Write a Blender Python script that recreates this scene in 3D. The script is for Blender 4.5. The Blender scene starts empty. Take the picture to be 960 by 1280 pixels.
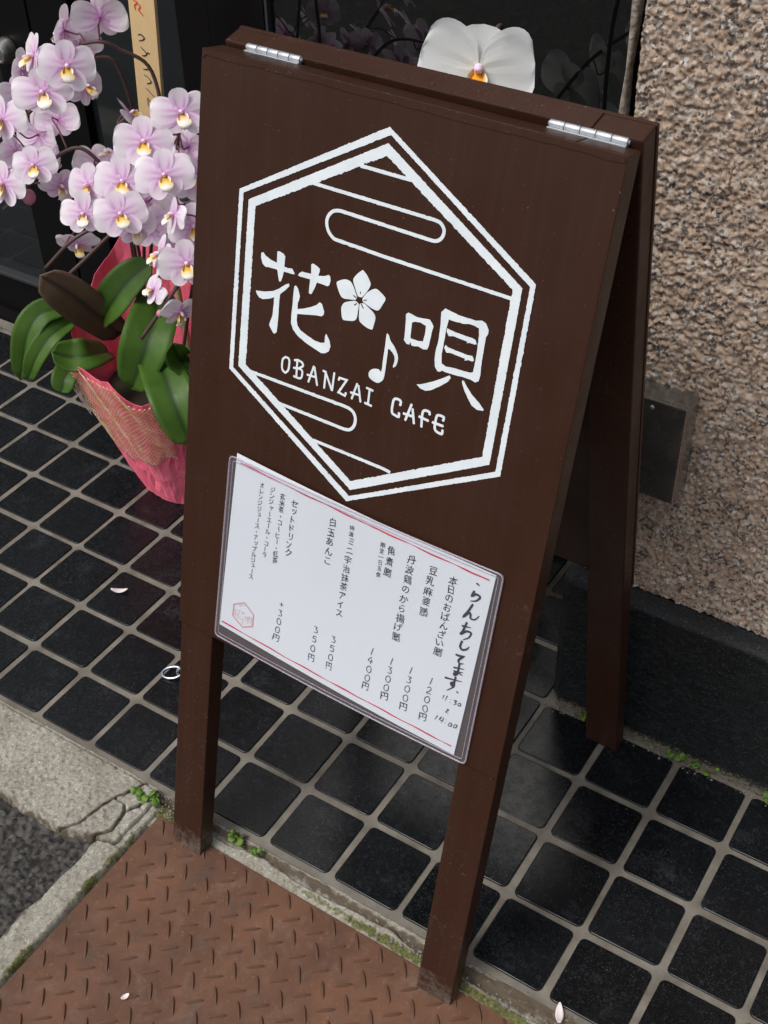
import bpy, bmesh, math, random
import numpy as np
from mathutils import Vector, Matrix
random.seed(7); rng = np.random.default_rng(7)
S = bpy.context.scene
# ------------------------------------------------------------------ camera
cam = bpy.data.cameras.new('camera'); camo = bpy.data.objects.new('camera', cam); S.collection.objects.link(camo)
RX, DN, FW = (0.842700,0.537951,-0.021586), (0.334296,-0.554260,-0.762261), (-0.422023,0.635141,-0.646910)
CAMC = (1.566823,-1.201349,1.356012)
camo.matrix_world = Matrix(((RX[0], -DN[0], -FW[0], CAMC[0]), (RX[1], -DN[1], -FW[1], CAMC[1]), (RX[2], -DN[2], -FW[2], CAMC[2]), (0, 0, 0, 1)))
cam.sensor_fit = 'VERTICAL'; cam.sensor_height = 36; cam.lens = 44.1526; cam.clip_start = .02; cam.clip_end = 500
S.camera = camo
# ------------------------------------------------------------------ light: bright overcast day
SUN_EL, SUN_AZ = math.radians(58), math.radians(-28)       # azimuth measured from the street (-Y) towards -X
w = bpy.data.worlds.new('World'); S.world = w; w.use_nodes = True
nt = w.node_tree; nt.nodes.clear()
sky = nt.nodes.new('ShaderNodeTexSky'); sky.sky_type = 'NISHITA'; sky.sun_disc = False
sky.sun_elevation = SUN_EL; sky.sun_rotation = math.radians(180) - SUN_AZ; sky.air_density = 1.0; sky.dust_density = 4.0
hs = nt.nodes.new('ShaderNodeHueSaturation'); hs.inputs['Saturation'].default_value = .35
bg = nt.nodes.new('ShaderNodeBackground'); bg.inputs['Strength'].default_value = .135
wo = nt.nodes.new('ShaderNodeOutputWorld')
nt.links.new(sky.outputs[0], hs.inputs['Color']); nt.links.new(hs.outputs[0], bg.inputs['Color']); nt.links.new(bg.outputs[0], wo.inputs['Surface'])
sl = bpy.data.lights.new('sun', 'SUN'); sl.energy = 1.5; sl.angle = math.radians(16); sl.color = (1, .97, .92)
so = bpy.data.objects.new('sun', sl); S.collection.objects.link(so)
sd = Vector((math.sin(SUN_AZ) * math.cos(SUN_EL), -math.cos(SUN_AZ) * math.cos(SUN_EL), math.sin(SUN_EL)))
so.rotation_euler = sd.to_track_quat('Z', 'Y').to_euler(); so.location = sd * 6
S.view_settings.view_transform = 'Standard'; S.view_settings.look = 'None'; S.view_settings.exposure = 0.22; S.view_settings.gamma = 1
S.view_settings.use_curve_mapping = False
# ------------------------------------------------------------------ measured outlines, in mm on the board face or metres in the place
D={'hana':[[(80.1,812.17),(82.16,813.36),(85.07,810.86),(91.18,808.54),(98.77,807.55),(98.31,818.56),(100.37,819.31),(105.24,818.27),(107.54,816.25),(107.39,806.41),(111.15,805.96),(116.35,806.91),(119.91,802.84),(118.41,801.96),(107.32,801.46),(106.24,795.75),(104.86,791.01),(102.98,790.46),(101.55,794.39),(99.87,801.13),(89.16,800.78),(85.98,800.05),(82.31,802.44),(80.29,807.28)],[(123.62,802.57),(124.94,805.18),(127.87,807.36),(131.53,807.34),(138.01,808.05),(137.27,817.12),(139.01,818.31),(143.47,817.12),(146.94,815.47),(147.17,813.33),(145.93,808.56),(151.47,809.72),(154.91,811.16),(156.8,812.58),(158.97,811.45),(159.9,807.75),(158.89,803.04),(157.0,801.6),(151.83,801.85),(145.31,801.9),(143.57,796.76),(140.68,789.62),(139.23,788.47),(137.23,789.5),(137.55,802.58),(131.51,802.35),(126.31,802.0)],[(76.65,773.84),(79.38,774.18),(88.0,775.99),(96.44,779.04),(103.59,783.63),(110.54,789.76),(114.09,791.71),(114.86,789.22),(110.55,783.86),(105.13,778.6),(104.68,771.57),(104.93,756.81),(104.89,751.18),(104.49,739.75),(101.75,737.18),(100.25,737.94),(95.72,743.14),(95.03,744.82),(98.02,754.68),(98.66,766.06),(98.54,773.6),(92.84,770.33),(85.41,767.63),(80.97,768.16),(77.98,770.99)],[(120.54,790.89),(122.02,792.04),(124.87,789.9),(127.67,783.03),(127.04,778.75),(125.92,776.13),(126.32,769.84),(132.47,772.17),(141.5,776.74),(146.91,780.19),(150.16,783.89),(152.87,782.9),(156.16,776.66),(155.99,773.43),(154.14,771.31),(146.42,770.03),(135.1,767.19),(126.26,765.03),(126.35,758.77),(127.92,753.68),(131.49,750.14),(139.25,747.46),(149.08,745.0),(155.45,744.89),(160.0,746.63),(159.76,753.51),(160.78,755.68),(165.42,749.76),(166.84,744.65),(165.52,739.56),(161.66,736.43),(157.57,735.1),(149.95,736.85),(140.08,739.3),(128.9,743.71),(123.05,748.42),(120.14,754.05),(119.86,761.4),(120.19,772.57),(120.19,783.53)]],
'blossom':[[(192.81,827.57),(197.4,824.34),(201.72,819.2),(202.68,815.82),(200.29,810.05),(195.91,803.2),(193.65,801.87),(190.5,802.51),(186.69,809.27),(184.13,814.53),(184.56,817.88),(188.14,823.04)],[(196.93,803.5),(200.46,808.72),(207.1,813.91),(211.28,813.76),(216.86,810.83),(219.83,808.04),(217.94,802.87),(214.66,796.31),(211.74,794.67),(206.42,795.2),(199.82,797.39),(196.48,798.72),(195.93,801.35)],[(194.67,796.3),(198.27,797.11),(204.46,794.13),(209.6,791.03),(211.71,786.99),(210.64,779.12),(209.54,775.46),(204.77,775.39),(198.11,777.58),(194.87,780.37),(193.78,789.0),(193.41,794.52)],[(188.22,796.89),(190.67,796.03),(192.53,794.72),(192.57,787.69),(191.82,780.84),(189.0,777.6),(182.23,775.78),(177.06,775.52),(174.64,783.16),(174.83,787.95),(177.09,791.66),(182.12,794.4)],[(190.11,800.53),(188.32,797.85),(181.87,796.48),(175.01,795.55),(170.84,799.0),(166.61,807.57),(169.46,810.72),(174.5,813.3),(179.24,813.75),(182.61,812.24),(186.4,807.34)]],
'stamen':[[(192.9,806.94),(193.23,805.19)],[(186.06,801.47),(189.45,799.87)],[(197.37,800.01),(200.37,801.28)],[(195.24,796.01),(197.89,792.6)],[(190.58,795.07),(188.0,792.7)]],
'bcentre':(193.07,798.9),
'note':[[(226.22,776.66),(228.2,775.21),(230.13,771.09),(235.51,766.18),(239.54,759.86),(240.39,755.36),(239.4,749.74),(236.69,746.62),(236.15,748.18),(236.94,752.3),(236.6,756.99),(233.65,760.81),(229.19,762.7),(228.88,757.34),(228.76,746.69),(228.51,736.88),(227.62,731.68),(224.91,728.01),(221.4,726.12),(216.45,726.91),(212.4,728.99),(211.54,733.13),(213.54,736.75),(217.54,739.06),(221.73,739.68),(224.74,738.74),(224.96,751.24),(225.35,763.85),(225.36,775.25)]],
'uta':[[[(242.74,800.74),(244.66,802.62),(247.98,802.35),(253.61,801.12),(260.02,801.82),(266.86,802.95),(269.97,800.28),(271.64,797.85),(270.71,792.12),(269.9,779.91),(268.49,774.93),(264.85,773.75),(259.18,774.95),(254.99,773.59),(252.21,773.71),(250.69,776.55),(250.0,773.7),(247.27,773.43),(243.89,776.09),(244.0,780.67),(243.39,792.5)],[(249.66,794.65),(252.66,796.58),(258.52,797.41),(264.16,796.0),(264.29,788.1),(263.41,781.03),(258.46,779.75),(252.41,779.82),(250.42,779.89),(249.94,787.57)]],[[(277.32,813.3),(280.57,817.49),(285.44,816.75),(294.05,815.53),(303.44,815.53),(311.71,815.69),(317.06,817.54),(321.39,816.3),(325.06,811.21),(325.03,807.35),(323.57,803.99),(323.57,792.31),(323.41,781.44),(324.24,767.79),(323.57,762.56),(320.29,760.23),(315.84,761.44),(307.36,761.29),(298.97,760.27),(290.4,759.93),(286.54,760.36),(284.64,758.7),(282.01,758.13),(278.74,761.61),(277.37,768.25),(277.35,777.31),(278.57,786.68),(278.36,801.43)],[(285.64,809.06),(290.97,808.77),(299.31,809.13),(305.29,810.8),(311.52,810.82),(315.85,809.76),(316.89,803.8),(317.35,792.25),(317.31,780.42),(316.85,769.11),(314.78,767.61),(306.43,766.82),(297.94,766.5),(289.55,765.21),(284.98,766.73),(283.61,775.33),(284.18,788.48),(284.55,799.44)]],[[(285.44,800.51),(288.21,799.81),(296.74,799.37),(305.19,799.12),(310.39,799.31),(314.17,798.56),(316.09,795.27),(313.87,794.26),(309.15,794.32),(306.22,793.08),(307.01,794.61),(299.6,794.89),(292.65,795.33),(288.11,793.88),(285.23,797.2)]],[[(286.14,784.94),(288.73,783.49),(296.29,782.96),(303.72,782.9),(309.05,782.65),(313.66,783.37),(316.02,779.99),(314.53,778.31),(310.81,778.47),(306.34,776.8),(307.61,778.71),(299.09,778.9),(292.63,779.28),(287.98,778.26),(285.25,781.87)]],[[(294.46,758.24),(296.15,756.48),(293.86,751.93),(286.32,744.74),(278.53,738.44),(272.86,735.76),(267.26,736.11),(262.95,738.8),(268.21,740.81),(278.35,746.65),(287.22,752.74)]],[[(307.91,758.03),(309.55,757.78),(312.89,753.85),(319.23,747.9),(327.58,742.65),(333.18,737.97),(332.35,736.65),(326.68,735.66),(320.98,737.76),(315.7,743.6),(310.85,750.1),(307.69,756.14)]]],
'letters':{'O':[[(117.65,718.33),(114.32,714.96),(113.69,709.04),(114.71,703.64),(118.29,701.62)],[(118.32,718.09),(121.55,716.77),(122.13,710.7),(121.34,705.29),(118.29,701.62)]],
'B':[[(127.64,717.98),(131.75,719.34),(136.72,718.38),(137.92,715.38),(133.45,711.28)],[(131.16,718.8),(131.5,702.17)],[(127.51,709.98),(133.45,711.28),(137.82,710.01),(137.57,703.53),(134.81,701.45),(128.33,701.55)]],
'A':[[(150.51,719.23),(145.77,701.27)],[(151.33,718.71),(156.26,701.09)],[(143.76,708.25),(154.13,709.13)]],
'N':[[(161.23,718.3),(164.55,717.84),(164.39,701.02)],[(164.28,717.98),(173.41,701.62)],[(174.26,720.43),(173.65,701.71)]],
'Z':[[(179.67,714.63),(180.35,717.33),(188.61,717.67),(180.85,702.38),(188.33,701.34),(189.28,704.84)]],
'A1':[[(200.48,718.14),(196.21,700.91)],[(202.12,716.8),(206.31,701.05)],[(194.23,707.01),(203.41,707.49)]],
'I':[[(210.82,717.44),(218.41,716.94)],[(214.74,717.23),(214.59,701.48)],[(210.86,701.97),(218.75,701.37)]],
'C':[[(248.95,712.52),(248.98,716.9),(243.87,717.64),(241.27,714.43),(241.19,703.2),(244.97,701.06),(248.96,700.93),(248.72,704.95)]],
'A2':[[(260.76,717.83),(256.28,699.92)],[(262.41,713.83),(265.87,699.82)],[(253.5,706.04),(262.7,706.4)]],
'F':[[(280.68,714.22),(279.72,716.78),(274.93,716.6),(273.11,712.66),(273.93,699.34)],[(270.07,708.74),(280.28,707.96)]],
'E':[[(295.06,713.15),(295.08,716.95),(289.28,716.92),(287.7,713.31),(288.2,702.01),(295.4,700.03),(296.0,704.32)],[(284.52,708.12),(296.02,708.16)]]},'hex':[[(50.34,865.73),(203.68,956.83),(360.6,862.87),(360.17,680.88),(203.13,591.56),(50.35,683.75)],[(55.03,863.29),(206.01,950.48),(355.94,859.19),(354.73,683.7),(205.47,598.25),(55.23,686.6)],[(61.65,858.64),(204.21,943.16),(349.24,856.1),(347.75,688.15),(206.2,605.53),(61.44,690.24)],[(69.75,854.13),(204.39,932.43),(340.59,852.63),(339.44,693.01),(205.32,615.09),(70.36,694.58)]],
'clouds':[[(178.99,918.02),(194.72,918.12),(230.84,918.18)],[(130.85,891.09),(260.15,890.76),(265.09,889.63),(268.98,885.08),(268.71,879.4),(265.49,874.65),(260.62,872.62),(161.44,874.01),(154.77,871.78),(149.87,865.01),(149.74,858.35),(152.68,851.73),(158.91,847.1),(212.8,845.68),(341.7,844.65)],[(75.26,689.21),(193.97,690.76),(200.24,688.34),(203.24,682.64),(202.83,674.83),(198.52,668.54),(192.19,667.09),(111.76,667.35)],[(157.98,642.69),(240.49,642.36),(247.91,641.31)]],
'paper':[(58.41,374.41),(366.29,357.39),(375.3,581.96),(68.31,595.46)],
'sleeve':[(53.56,358.0),(380.19,352.63),(382.64,585.07),(59.61,589.54)],
'redline':[[(73.56,586.22),(152.43,582.97),(228.31,580.17),(304.36,576.83),(369.47,573.94)],[(61.7,380.16),(143.2,376.72),(220.01,373.44),(293.51,370.31),(361.69,366.81)]],
'cols':[('本日のおばんざい膳',(333.17,557.73),(329.04,471.16),1),('1200円',(327.52,433.26),(325.55,385.49),1),('豆乳麻婆膳',(310.52,559.38),(307.49,509.48),1),('1300円',(303.5,434.71),(301.95,387.1),1),('丹波鶏のから揚げ膳',(286.33,561.16),(281.36,466.3),1),('1300円',(280.3,434.74),(278.3,388.89),1),('角煮膳',(262.54,561.45),(261.57,536.16),1),('限定一日五食',(253.03,564.02),(252.0,528.56),0.6),('1400円',(256.35,435.58),(254.89,389.4),1),('特選',(216.41,568.17),(216.46,560.82),0.55),('ミニ宇治抹茶アイス',(216.72,552.48),(211.64,462.25),0.95),('350円',(209.06,427.8),(207.86,392.45),0.95),('白玉あんこ',(193.22,565.0),(191.21,517.98),1),('350円',(186.26,429.21),(184.49,392.03),0.95),('セットドリンク',(145.53,567.09),(142.74,506.6),0.95),('+300円',(139.92,439.47),(136.91,394.71),0.95),('玄米茶・コーヒー・紅茶',(130.22,568.92),(126.28,489.76),0.75),('ジンジャーエール・コーラ',(117.56,571.78),(112.52,490.46),0.72),('オレンジジュース・アップルジュース',(103.24,571.38),(97.33,455.93),0.7)],
'title':[[(357.57,565.38),(360.63,564.04)],[(356.54,556.22),(354.99,549.98),(358.79,553.35),(363.4,552.02),(360.02,546.3),(354.32,543.66)],[(357.4,541.14),(353.79,531.28),(350.19,523.69),(354.87,530.14),(356.81,529.18),(357.56,524.83),(361.92,525.26),(365.96,531.17)],[(350.27,512.59),(359.33,514.56)],[(354.6,518.7),(352.07,507.25),(350.51,503.14),(355.88,508.61),(360.8,508.6),(359.15,502.54),(353.93,497.58)],[(353.11,495.73),(352.04,488.67),(354.78,485.89),(359.29,488.61),(361.32,492.52)],[(348.97,477.13),(354.31,477.84),(359.0,479.69)],[(357.4,478.41),(354.01,474.25),(352.99,470.79),(354.88,469.03),(358.74,470.49)],[(349.27,461.49),(360.2,464.56)],[(349.95,457.36),(359.63,459.81)],[(354.61,467.91),(354.22,456.55),(351.56,453.19),(350.83,454.81),(355.49,457.2),(359.75,456.39)],[(341.76,445.15),(360.07,449.06)],[(353.22,451.54),(352.32,443.04),(351.07,439.36),(349.33,441.49),(352.17,443.97),(352.93,439.32),(346.34,431.32)],[(356.92,434.82),(358.86,434.31)],[(344.23,424.09),(343.19,418.92)],[(347.84,424.96),(346.53,418.62)],[(351.98,422.53),(352.27,422.18)],[(351.91,418.65),(352.2,418.29)],[(355.64,422.94),(358.71,424.05),(357.32,421.26),(358.84,420.53),(356.07,417.52)],[(361.67,423.06),(363.53,423.03),(363.15,419.76),(360.57,419.92),(361.67,423.06)],[(349.95,409.1),(351.84,409.07),(349.19,405.06),(352.11,404.55)],[(341.17,396.04),(338.78,390.02)],[(345.77,396.96),(344.13,392.4),(348.81,392.84)],[(348.18,396.69),(346.5,389.48)],[(351.11,396.18),(351.4,395.82)],[(350.86,391.86),(351.16,391.5)],[(355.64,394.46),(358.04,394.2),(357.22,390.61),(354.38,390.63),(355.64,394.46)],[(361.61,395.37),(363.96,395.35),(363.15,391.76),(360.4,391.3),(361.61,395.37)]],
'stamphex':[(76.29,410.82),(91.24,419.78),(105.44,409.48),(105.07,393.21),(91.09,385.47),(75.74,394.42)],
'stamp':[[(77.87,403.12),(82.62,404.14)],[(79.4,405.24),(79.43,401.83)],[(83.83,404.71),(88.35,405.63)],[(85.33,407.02),(85.58,403.52)],[(80.28,401.63),(78.93,396.95)],[(79.85,398.8),(80.09,395.47)],[(83.19,401.99),(83.06,397.89),(87.22,398.24)],[(86.09,402.35),(83.36,399.64)],[(88.81,405.04),(91.36,404.23)],[(91.19,406.56),(89.01,402.32)],[(89.31,403.87),(91.69,405.39)],[(91.35,398.79),(89.48,395.87)],[(93.62,401.88),(94.46,396.22)],[(93.65,401.49),(96.73,401.94),(96.62,397.86),(94.36,397.59)],[(98.07,403.38),(98.12,397.36)],[(98.07,403.38),(102.16,403.92),(101.82,397.71),(98.12,397.36)],[(98.65,401.24),(101.52,401.6)],[(98.22,395.99),(96.74,393.67)],[(101.07,396.75),(102.82,395.57)],[(84.58,411.68),(91.5,416.31),(94.7,415.02)],[(81.55,395.55),(91.04,394.59),(88.3,389.22)]],
'flowers':[((0.3246,0.02,0.7852),(-0.5578,0.8229,0.1082),0,0.0659),((0.2736,0.0,0.7658),(-0.9636,-0.2042,0.1727),10,0.0625),((0.3304,-0.06,0.7474),(0.7819,-0.5335,0.3224),-12,0.069),((0.2381,-0.03,0.7345),(-0.5013,-0.7909,0.351),5,0.0609),((0.2861,-0.07,0.7069),(0.644,-0.6555,0.3943),4,0.0706),((0.3063,-0.01,0.6988),(0.9637,0.0658,0.2589),-10,0.0546),((0.2043,-0.08,0.6557),(0.1198,-0.9229,0.3659),15,0.0687),((0.1805,0.0,0.5993),(-0.2919,0.9292,-0.2266),0,0.0585),((0.2496,-0.08,0.599),(0.5399,-0.7299,0.4192),10,0.0582),((0.1887,-0.09,0.5609),(0.0472,-0.9494,0.3106),12,0.0643),((0.2287,-0.02,0.5388),(0.9435,-0.3124,-0.1109),-25,0.0587),((0.3182,-0.05,0.5729),(0.2221,-0.8792,0.4214),10,0.063),((0.3866,-0.05,0.5942),(0.5747,-0.6098,0.5458),-3,0.0702),((0.3524,-0.1,0.5596),(0.561,-0.6949,0.45),0,0.0616),((0.4234,-0.1,0.5777),(0.6948,-0.5402,0.4748),-3,0.0676),((0.4289,-0.04,0.6572),(0.5695,-0.6345,0.5226),0,0.0702),((0.4828,-0.02,0.7018),(0.6823,-0.579,0.4464),-3,0.0675),((0.4753,-0.06,0.6287),(0.6401,-0.579,0.5051),-3,0.0675),((0.4433,0.03,0.6265),(-0.0201,0.9805,-0.1957),0,0.055),((0.325,0.0,0.6047),(-0.677,-0.4578,0.5763),0,0.0542),((0.3526,0.02,0.6591),(0.5742,0.6434,0.5063),0,0.0487),((0.492,-0.02,0.6139),(0.9098,-0.2602,0.3233),0,0.0644),((0.5017,-0.08,0.5889),(-0.5148,-0.7964,0.3173),10,0.0528),((0.5157,-0.06,0.565),(0.6677,-0.597,0.4447),0,0.0642),((0.3992,-0.02,0.5139),(-0.2894,0.74,-0.6072),0,0.0638),((0.4183,-0.07,0.5415),(0.8294,-0.5248,-0.1915),-10,0.0551),((0.4857,-0.1,0.535),(-0.554,-0.7342,0.3926),5,0.0537),((0.5499,-0.12,0.5482),(0.6615,-0.6078,0.4394),-4,0.0626),((0.4734,-0.11,0.4824),(-0.2349,-0.7559,0.6111),-15,0.0438),((0.5083,-0.1,0.4525),(0.809,-0.3823,-0.4466),-30,0.0529),((0.2734,-0.05,0.4696),(0.3982,-0.7515,-0.5261),10,0.0542),((0.1471,-0.02,0.5725),(-0.9509,0.1476,-0.272),0,0.0615),((0.1585,0.0,0.6525),(-0.9003,0.3222,-0.2928),0,0.0577),((0.2674,0.02,0.5653),(-0.56,0.7884,-0.2546),20,0.0585),((0.1659,0.03,0.5507),(0.2564,0.9173,-0.3048),0,0.0579),((0.267,0.03,0.7336),(-0.8903,0.4512,0.0625),0,0.0552),((0.2047,0.02,0.6189),(-0.468,0.7487,-0.4695),0,0.0582),((0.0959,0.01,0.5298),(-0.9759,-0.0198,-0.2173),0,0.0613),((0.287,0.0,0.5154),(-0.5924,0.6746,-0.4404),0,0.0612),((0.3444,0.02,0.5807),(-0.7785,0.5484,-0.3052),0,0.0617),((0.4081,0.03,0.621),(-0.3639,0.9001,-0.2398),0,0.0579),((0.3752,0.0,0.5412),(-0.7819,0.4105,-0.4692),0,0.0594),((0.1529,0.02,0.6855),(-0.9941,-0.1031,0.0345),0,0.0529),((0.4326,0.02,0.5433),(-0.1503,0.893,-0.4241),0,0.0612),((0.4444,-0.02,0.5021),(-0.9061,0.2321,-0.3537),0,0.0543)],
'white':((0.9314,-0.04,0.8501),(0.4677,-0.8547,0.2252),0.1206),
'leaves':[([(0.3672,0.0,0.3818),(0.4034,-0.05,0.3803),(0.4136,-0.09,0.3502),(0.3836,-0.1,0.2801)],0.0787,0),([(0.2879,-0.04,0.3417),(0.3228,-0.05,0.3857),(0.3433,-0.03,0.4172),(0.3688,0.0,0.442)],0.0601,0),([(0.2734,0.0,0.2864),(0.2806,-0.05,0.3561),(0.2772,-0.09,0.4102),(0.2599,-0.12,0.4482)],0.0703,1),([(0.1904,-0.03,0.3251),(0.1708,-0.06,0.3245),(0.1592,-0.09,0.2957),(0.1446,-0.11,0.2185)],0.0483,0),([(0.2024,-0.03,0.3038),(0.1982,-0.07,0.3003),(0.1853,-0.1,0.2725),(0.1649,-0.11,0.2272)],0.0381,0),([(0.2603,-0.02,0.2601),(0.2693,-0.07,0.2852),(0.2516,-0.09,0.2876),(0.2338,-0.11,0.3017)],0.0576,0),([(0.2151,-0.05,0.2436),(0.2295,-0.08,0.2504),(0.2363,-0.1,0.2432),(0.2364,-0.11,0.2262)],0.0432,0),([(0.3891,-0.05,0.3197),(0.4565,-0.1,0.3286),(0.5003,-0.13,0.3059),(0.5275,-0.14,0.2565)],0.0704,0),([(0.4399,0.0,0.3085),(0.4751,-0.06,0.3399),(0.4737,-0.08,0.3508),(0.4828,-0.1,0.3949)],0.0469,0)],
'stems':[[(0.3203,0.03,0.3623),(0.3264,0.05,0.4443),(0.3695,0.06,0.6032),(0.3662,0.06,0.7065),(0.3421,0.03,0.7426),(0.3274,0.01,0.7571),(0.2994,0.0,0.7521)],[(0.3067,0.03,0.3512),(0.3096,0.05,0.4397),(0.3225,0.06,0.5928),(0.3254,0.04,0.7055),(0.3121,0.02,0.7296),(0.2866,-0.02,0.7129),(0.2548,-0.05,0.6803),(0.1877,-0.06,0.6272)],[(0.3059,0.02,0.3532),(0.3017,0.03,0.4333),(0.3067,0.02,0.5308),(0.2768,0.0,0.5938),(0.2495,-0.02,0.5955),(0.2258,-0.06,0.5671),(0.1648,-0.08,0.5104)],[(0.3455,0.02,0.3651),(0.3683,0.03,0.4515),(0.4164,0.03,0.6017),(0.4521,0.01,0.6745)],[(0.3233,0.02,0.3584),(0.3435,0.0,0.472),(0.346,-0.03,0.5056),(0.3038,-0.08,0.4595),(0.2482,-0.1,0.4053)],[(0.3129,0.02,0.3553),(0.3353,0.0,0.4697),(0.3312,-0.03,0.5081),(0.3064,-0.08,0.5027),(0.2515,-0.1,0.4479)],[(0.4894,-0.03,0.5251),(0.5088,-0.08,0.5051),(0.4974,-0.11,0.4734),(0.455,-0.13,0.409)]],
'bud':[((0.2014,-0.06,0.5313),0.0105),((0.4883,-0.12,0.4543),0.005)],
'plaque':[(0.2853,0.12,0.8053),(0.3344,0.12,0.8126),(0.3171,0.12,0.5933),(0.27,0.12,0.5832)],
'pl_red':[[(0.2935,0.12,0.7743),(0.2998,0.12,0.7719),(0.2945,0.12,0.767),(0.2951,0.12,0.7609)],[(0.3001,0.12,0.7706),(0.305,0.12,0.7673),(0.301,0.12,0.7625),(0.3043,0.12,0.759),(0.3077,0.12,0.7554)],[(0.2971,0.12,0.783),(0.3074,0.12,0.7846)],[(0.3026,0.12,0.7879),(0.3001,0.12,0.7767)],[(0.3117,0.12,0.788),(0.3171,0.12,0.7875),(0.3144,0.12,0.783),(0.3104,0.12,0.7831),(0.3117,0.12,0.788)]],
'pl_blk':[[(0.2927,0.12,0.7257),(0.296,0.12,0.7274),(0.3,0.12,0.7267),(0.304,0.12,0.7234),(0.2995,0.12,0.7195),(0.293,0.12,0.718)],[(0.2944,0.12,0.7093),(0.3021,0.12,0.7035),(0.3042,0.12,0.7),(0.2984,0.12,0.6971),(0.2947,0.12,0.6973)],[(0.3036,0.12,0.7006),(0.307,0.12,0.7027),(0.3102,0.12,0.7018)],[(0.2945,0.12,0.6886),(0.2992,0.12,0.6854)],[(0.3002,0.12,0.6868),(0.3047,0.12,0.6806),(0.3,0.12,0.6776),(0.2933,0.12,0.677)],[(0.2931,0.12,0.6694),(0.2964,0.12,0.6668)],[(0.2973,0.12,0.6683),(0.3054,0.12,0.661),(0.301,0.12,0.6576),(0.2964,0.12,0.6563)],[(0.2931,0.12,0.6493),(0.307,0.12,0.6383)],[(0.2933,0.12,0.6341),(0.2925,0.12,0.6233)],[(0.2945,0.12,0.6343),(0.2985,0.12,0.6268)]]}
# ------------------------------------------------------------------ helpers
COL = S.collection
def link(name, me, mat=None, parent=None, loc=None):
    o = bpy.data.objects.new(name, me); COL.objects.link(o)
    if me is not None and mat is not None and not me.materials: me.materials.append(mat)
    if parent is not None: o.parent = parent
    if loc is not None: o.location = loc
    return o
def tag(o, label, cat, group=None):
    o['label'] = label; o['category'] = cat
    if group: o['group'] = group
    return o
def struct(o): o['kind'] = 'structure'; return o
def thing(name, label, cat, loc=(0, 0, 0), group=None):
    return tag(link(name, None, loc=loc), label, cat, group)
def mesh(name, v, f, smooth=False):
    me = bpy.data.meshes.new(name); me.from_pydata([tuple(map(float, p)) for p in v], [], [tuple(map(int, q)) for q in f]); me.update()
    if smooth: me.polygons.foreach_set('use_smooth', [True] * len(me.polygons))
    return me
def box(name, a, b, bev=0.0, seg=2, mtx=None):
    bm = bmesh.new(); bmesh.ops.create_cube(bm, size=1)
    for v in bm.verts: v.co = Vector((a[i] + (b[i] - a[i]) * (v.co[i] + .5) for i in range(3)))
    if bev: bmesh.ops.bevel(bm, geom=bm.edges[:], offset=bev, segments=seg, affect='EDGES', profile=.6)
    if mtx: bmesh.ops.transform(bm, matrix=mtx, verts=bm.verts[:])
    bmesh.ops.recalc_face_normals(bm, faces=bm.faces[:])
    me = bpy.data.meshes.new(name); bm.to_mesh(me); bm.free(); return me
def tube(name, pts, r, n=8, close=False, taper=None):
    P = [Vector(p) for p in pts]; V = []; F = []; N = len(P); up = Vector((.3, .2, .9))
    for i, p in enumerate(P):
        a = P[(i - 1) % N] if (close or i > 0) else p; b = P[(i + 1) % N] if (close or i < N - 1) else p
        d = (b - a).normalized(); x = d.cross(up)
        if x.length < 1e-4: x = d.cross(Vector((1, 0, 0)))
        x.normalize(); y = x.cross(d); up = y
        rr = r if taper is None else r * taper[i]
        V += [p + (x * math.cos(2 * math.pi * k / n) + y * math.sin(2 * math.pi * k / n)) * rr for k in range(n)]
    for i in range(N if close else N - 1):
        j = (i + 1) % N
        F += [(i * n + k, i * n + (k + 1) % n, j * n + (k + 1) % n, j * n + k) for k in range(n)]
    if not close: F += [tuple(range(n))[::-1], tuple((N - 1) * n + k for k in range(n))]
    return mesh(name, V, F, True)
def smooth_path(pts, m=6):
    P = [np.array(p, float) for p in pts]; P = [2 * P[0] - P[1]] + P + [2 * P[-1] - P[-2]]; out = []
    for i in range(1, len(P) - 2):
        for k in range(m):
            t = k / m; a, b, c, d = P[i - 1:i + 3]
            out.append(.5 * (2 * b + (c - a) * t + (2 * a - 5 * b + 4 * c - d) * t * t + (3 * b - a - 3 * c + d) * t ** 3))
    out.append(P[-2]); return out
def join(name, parts, smooth=None):
    V = []; F = []
    for me in parts:
        b = len(V); V += [tuple(v.co) for v in me.vertices]; F += [tuple(b + i for i in p.vertices) for p in me.polygons]
    me = mesh(name, V, F, bool(smooth)); return me
def lathe(name, prof, n=32, loc=(0, 0, 0), cap=True):
    V = []; F = []
    for r, z in prof: V += [(loc[0] + r * math.cos(2 * math.pi * k / n), loc[1] + r * math.sin(2 * math.pi * k / n), loc[2] + z) for k in range(n)]
    for i in range(len(prof) - 1): F += [(i * n + k, i * n + (k + 1) % n, (i + 1) * n + (k + 1) % n, (i + 1) * n + k) for k in range(n)]
    if cap: F += [tuple(range(n))[::-1], tuple((len(prof) - 1) * n + k for k in range(n))]
    return mesh(name, V, F, True)
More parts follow.
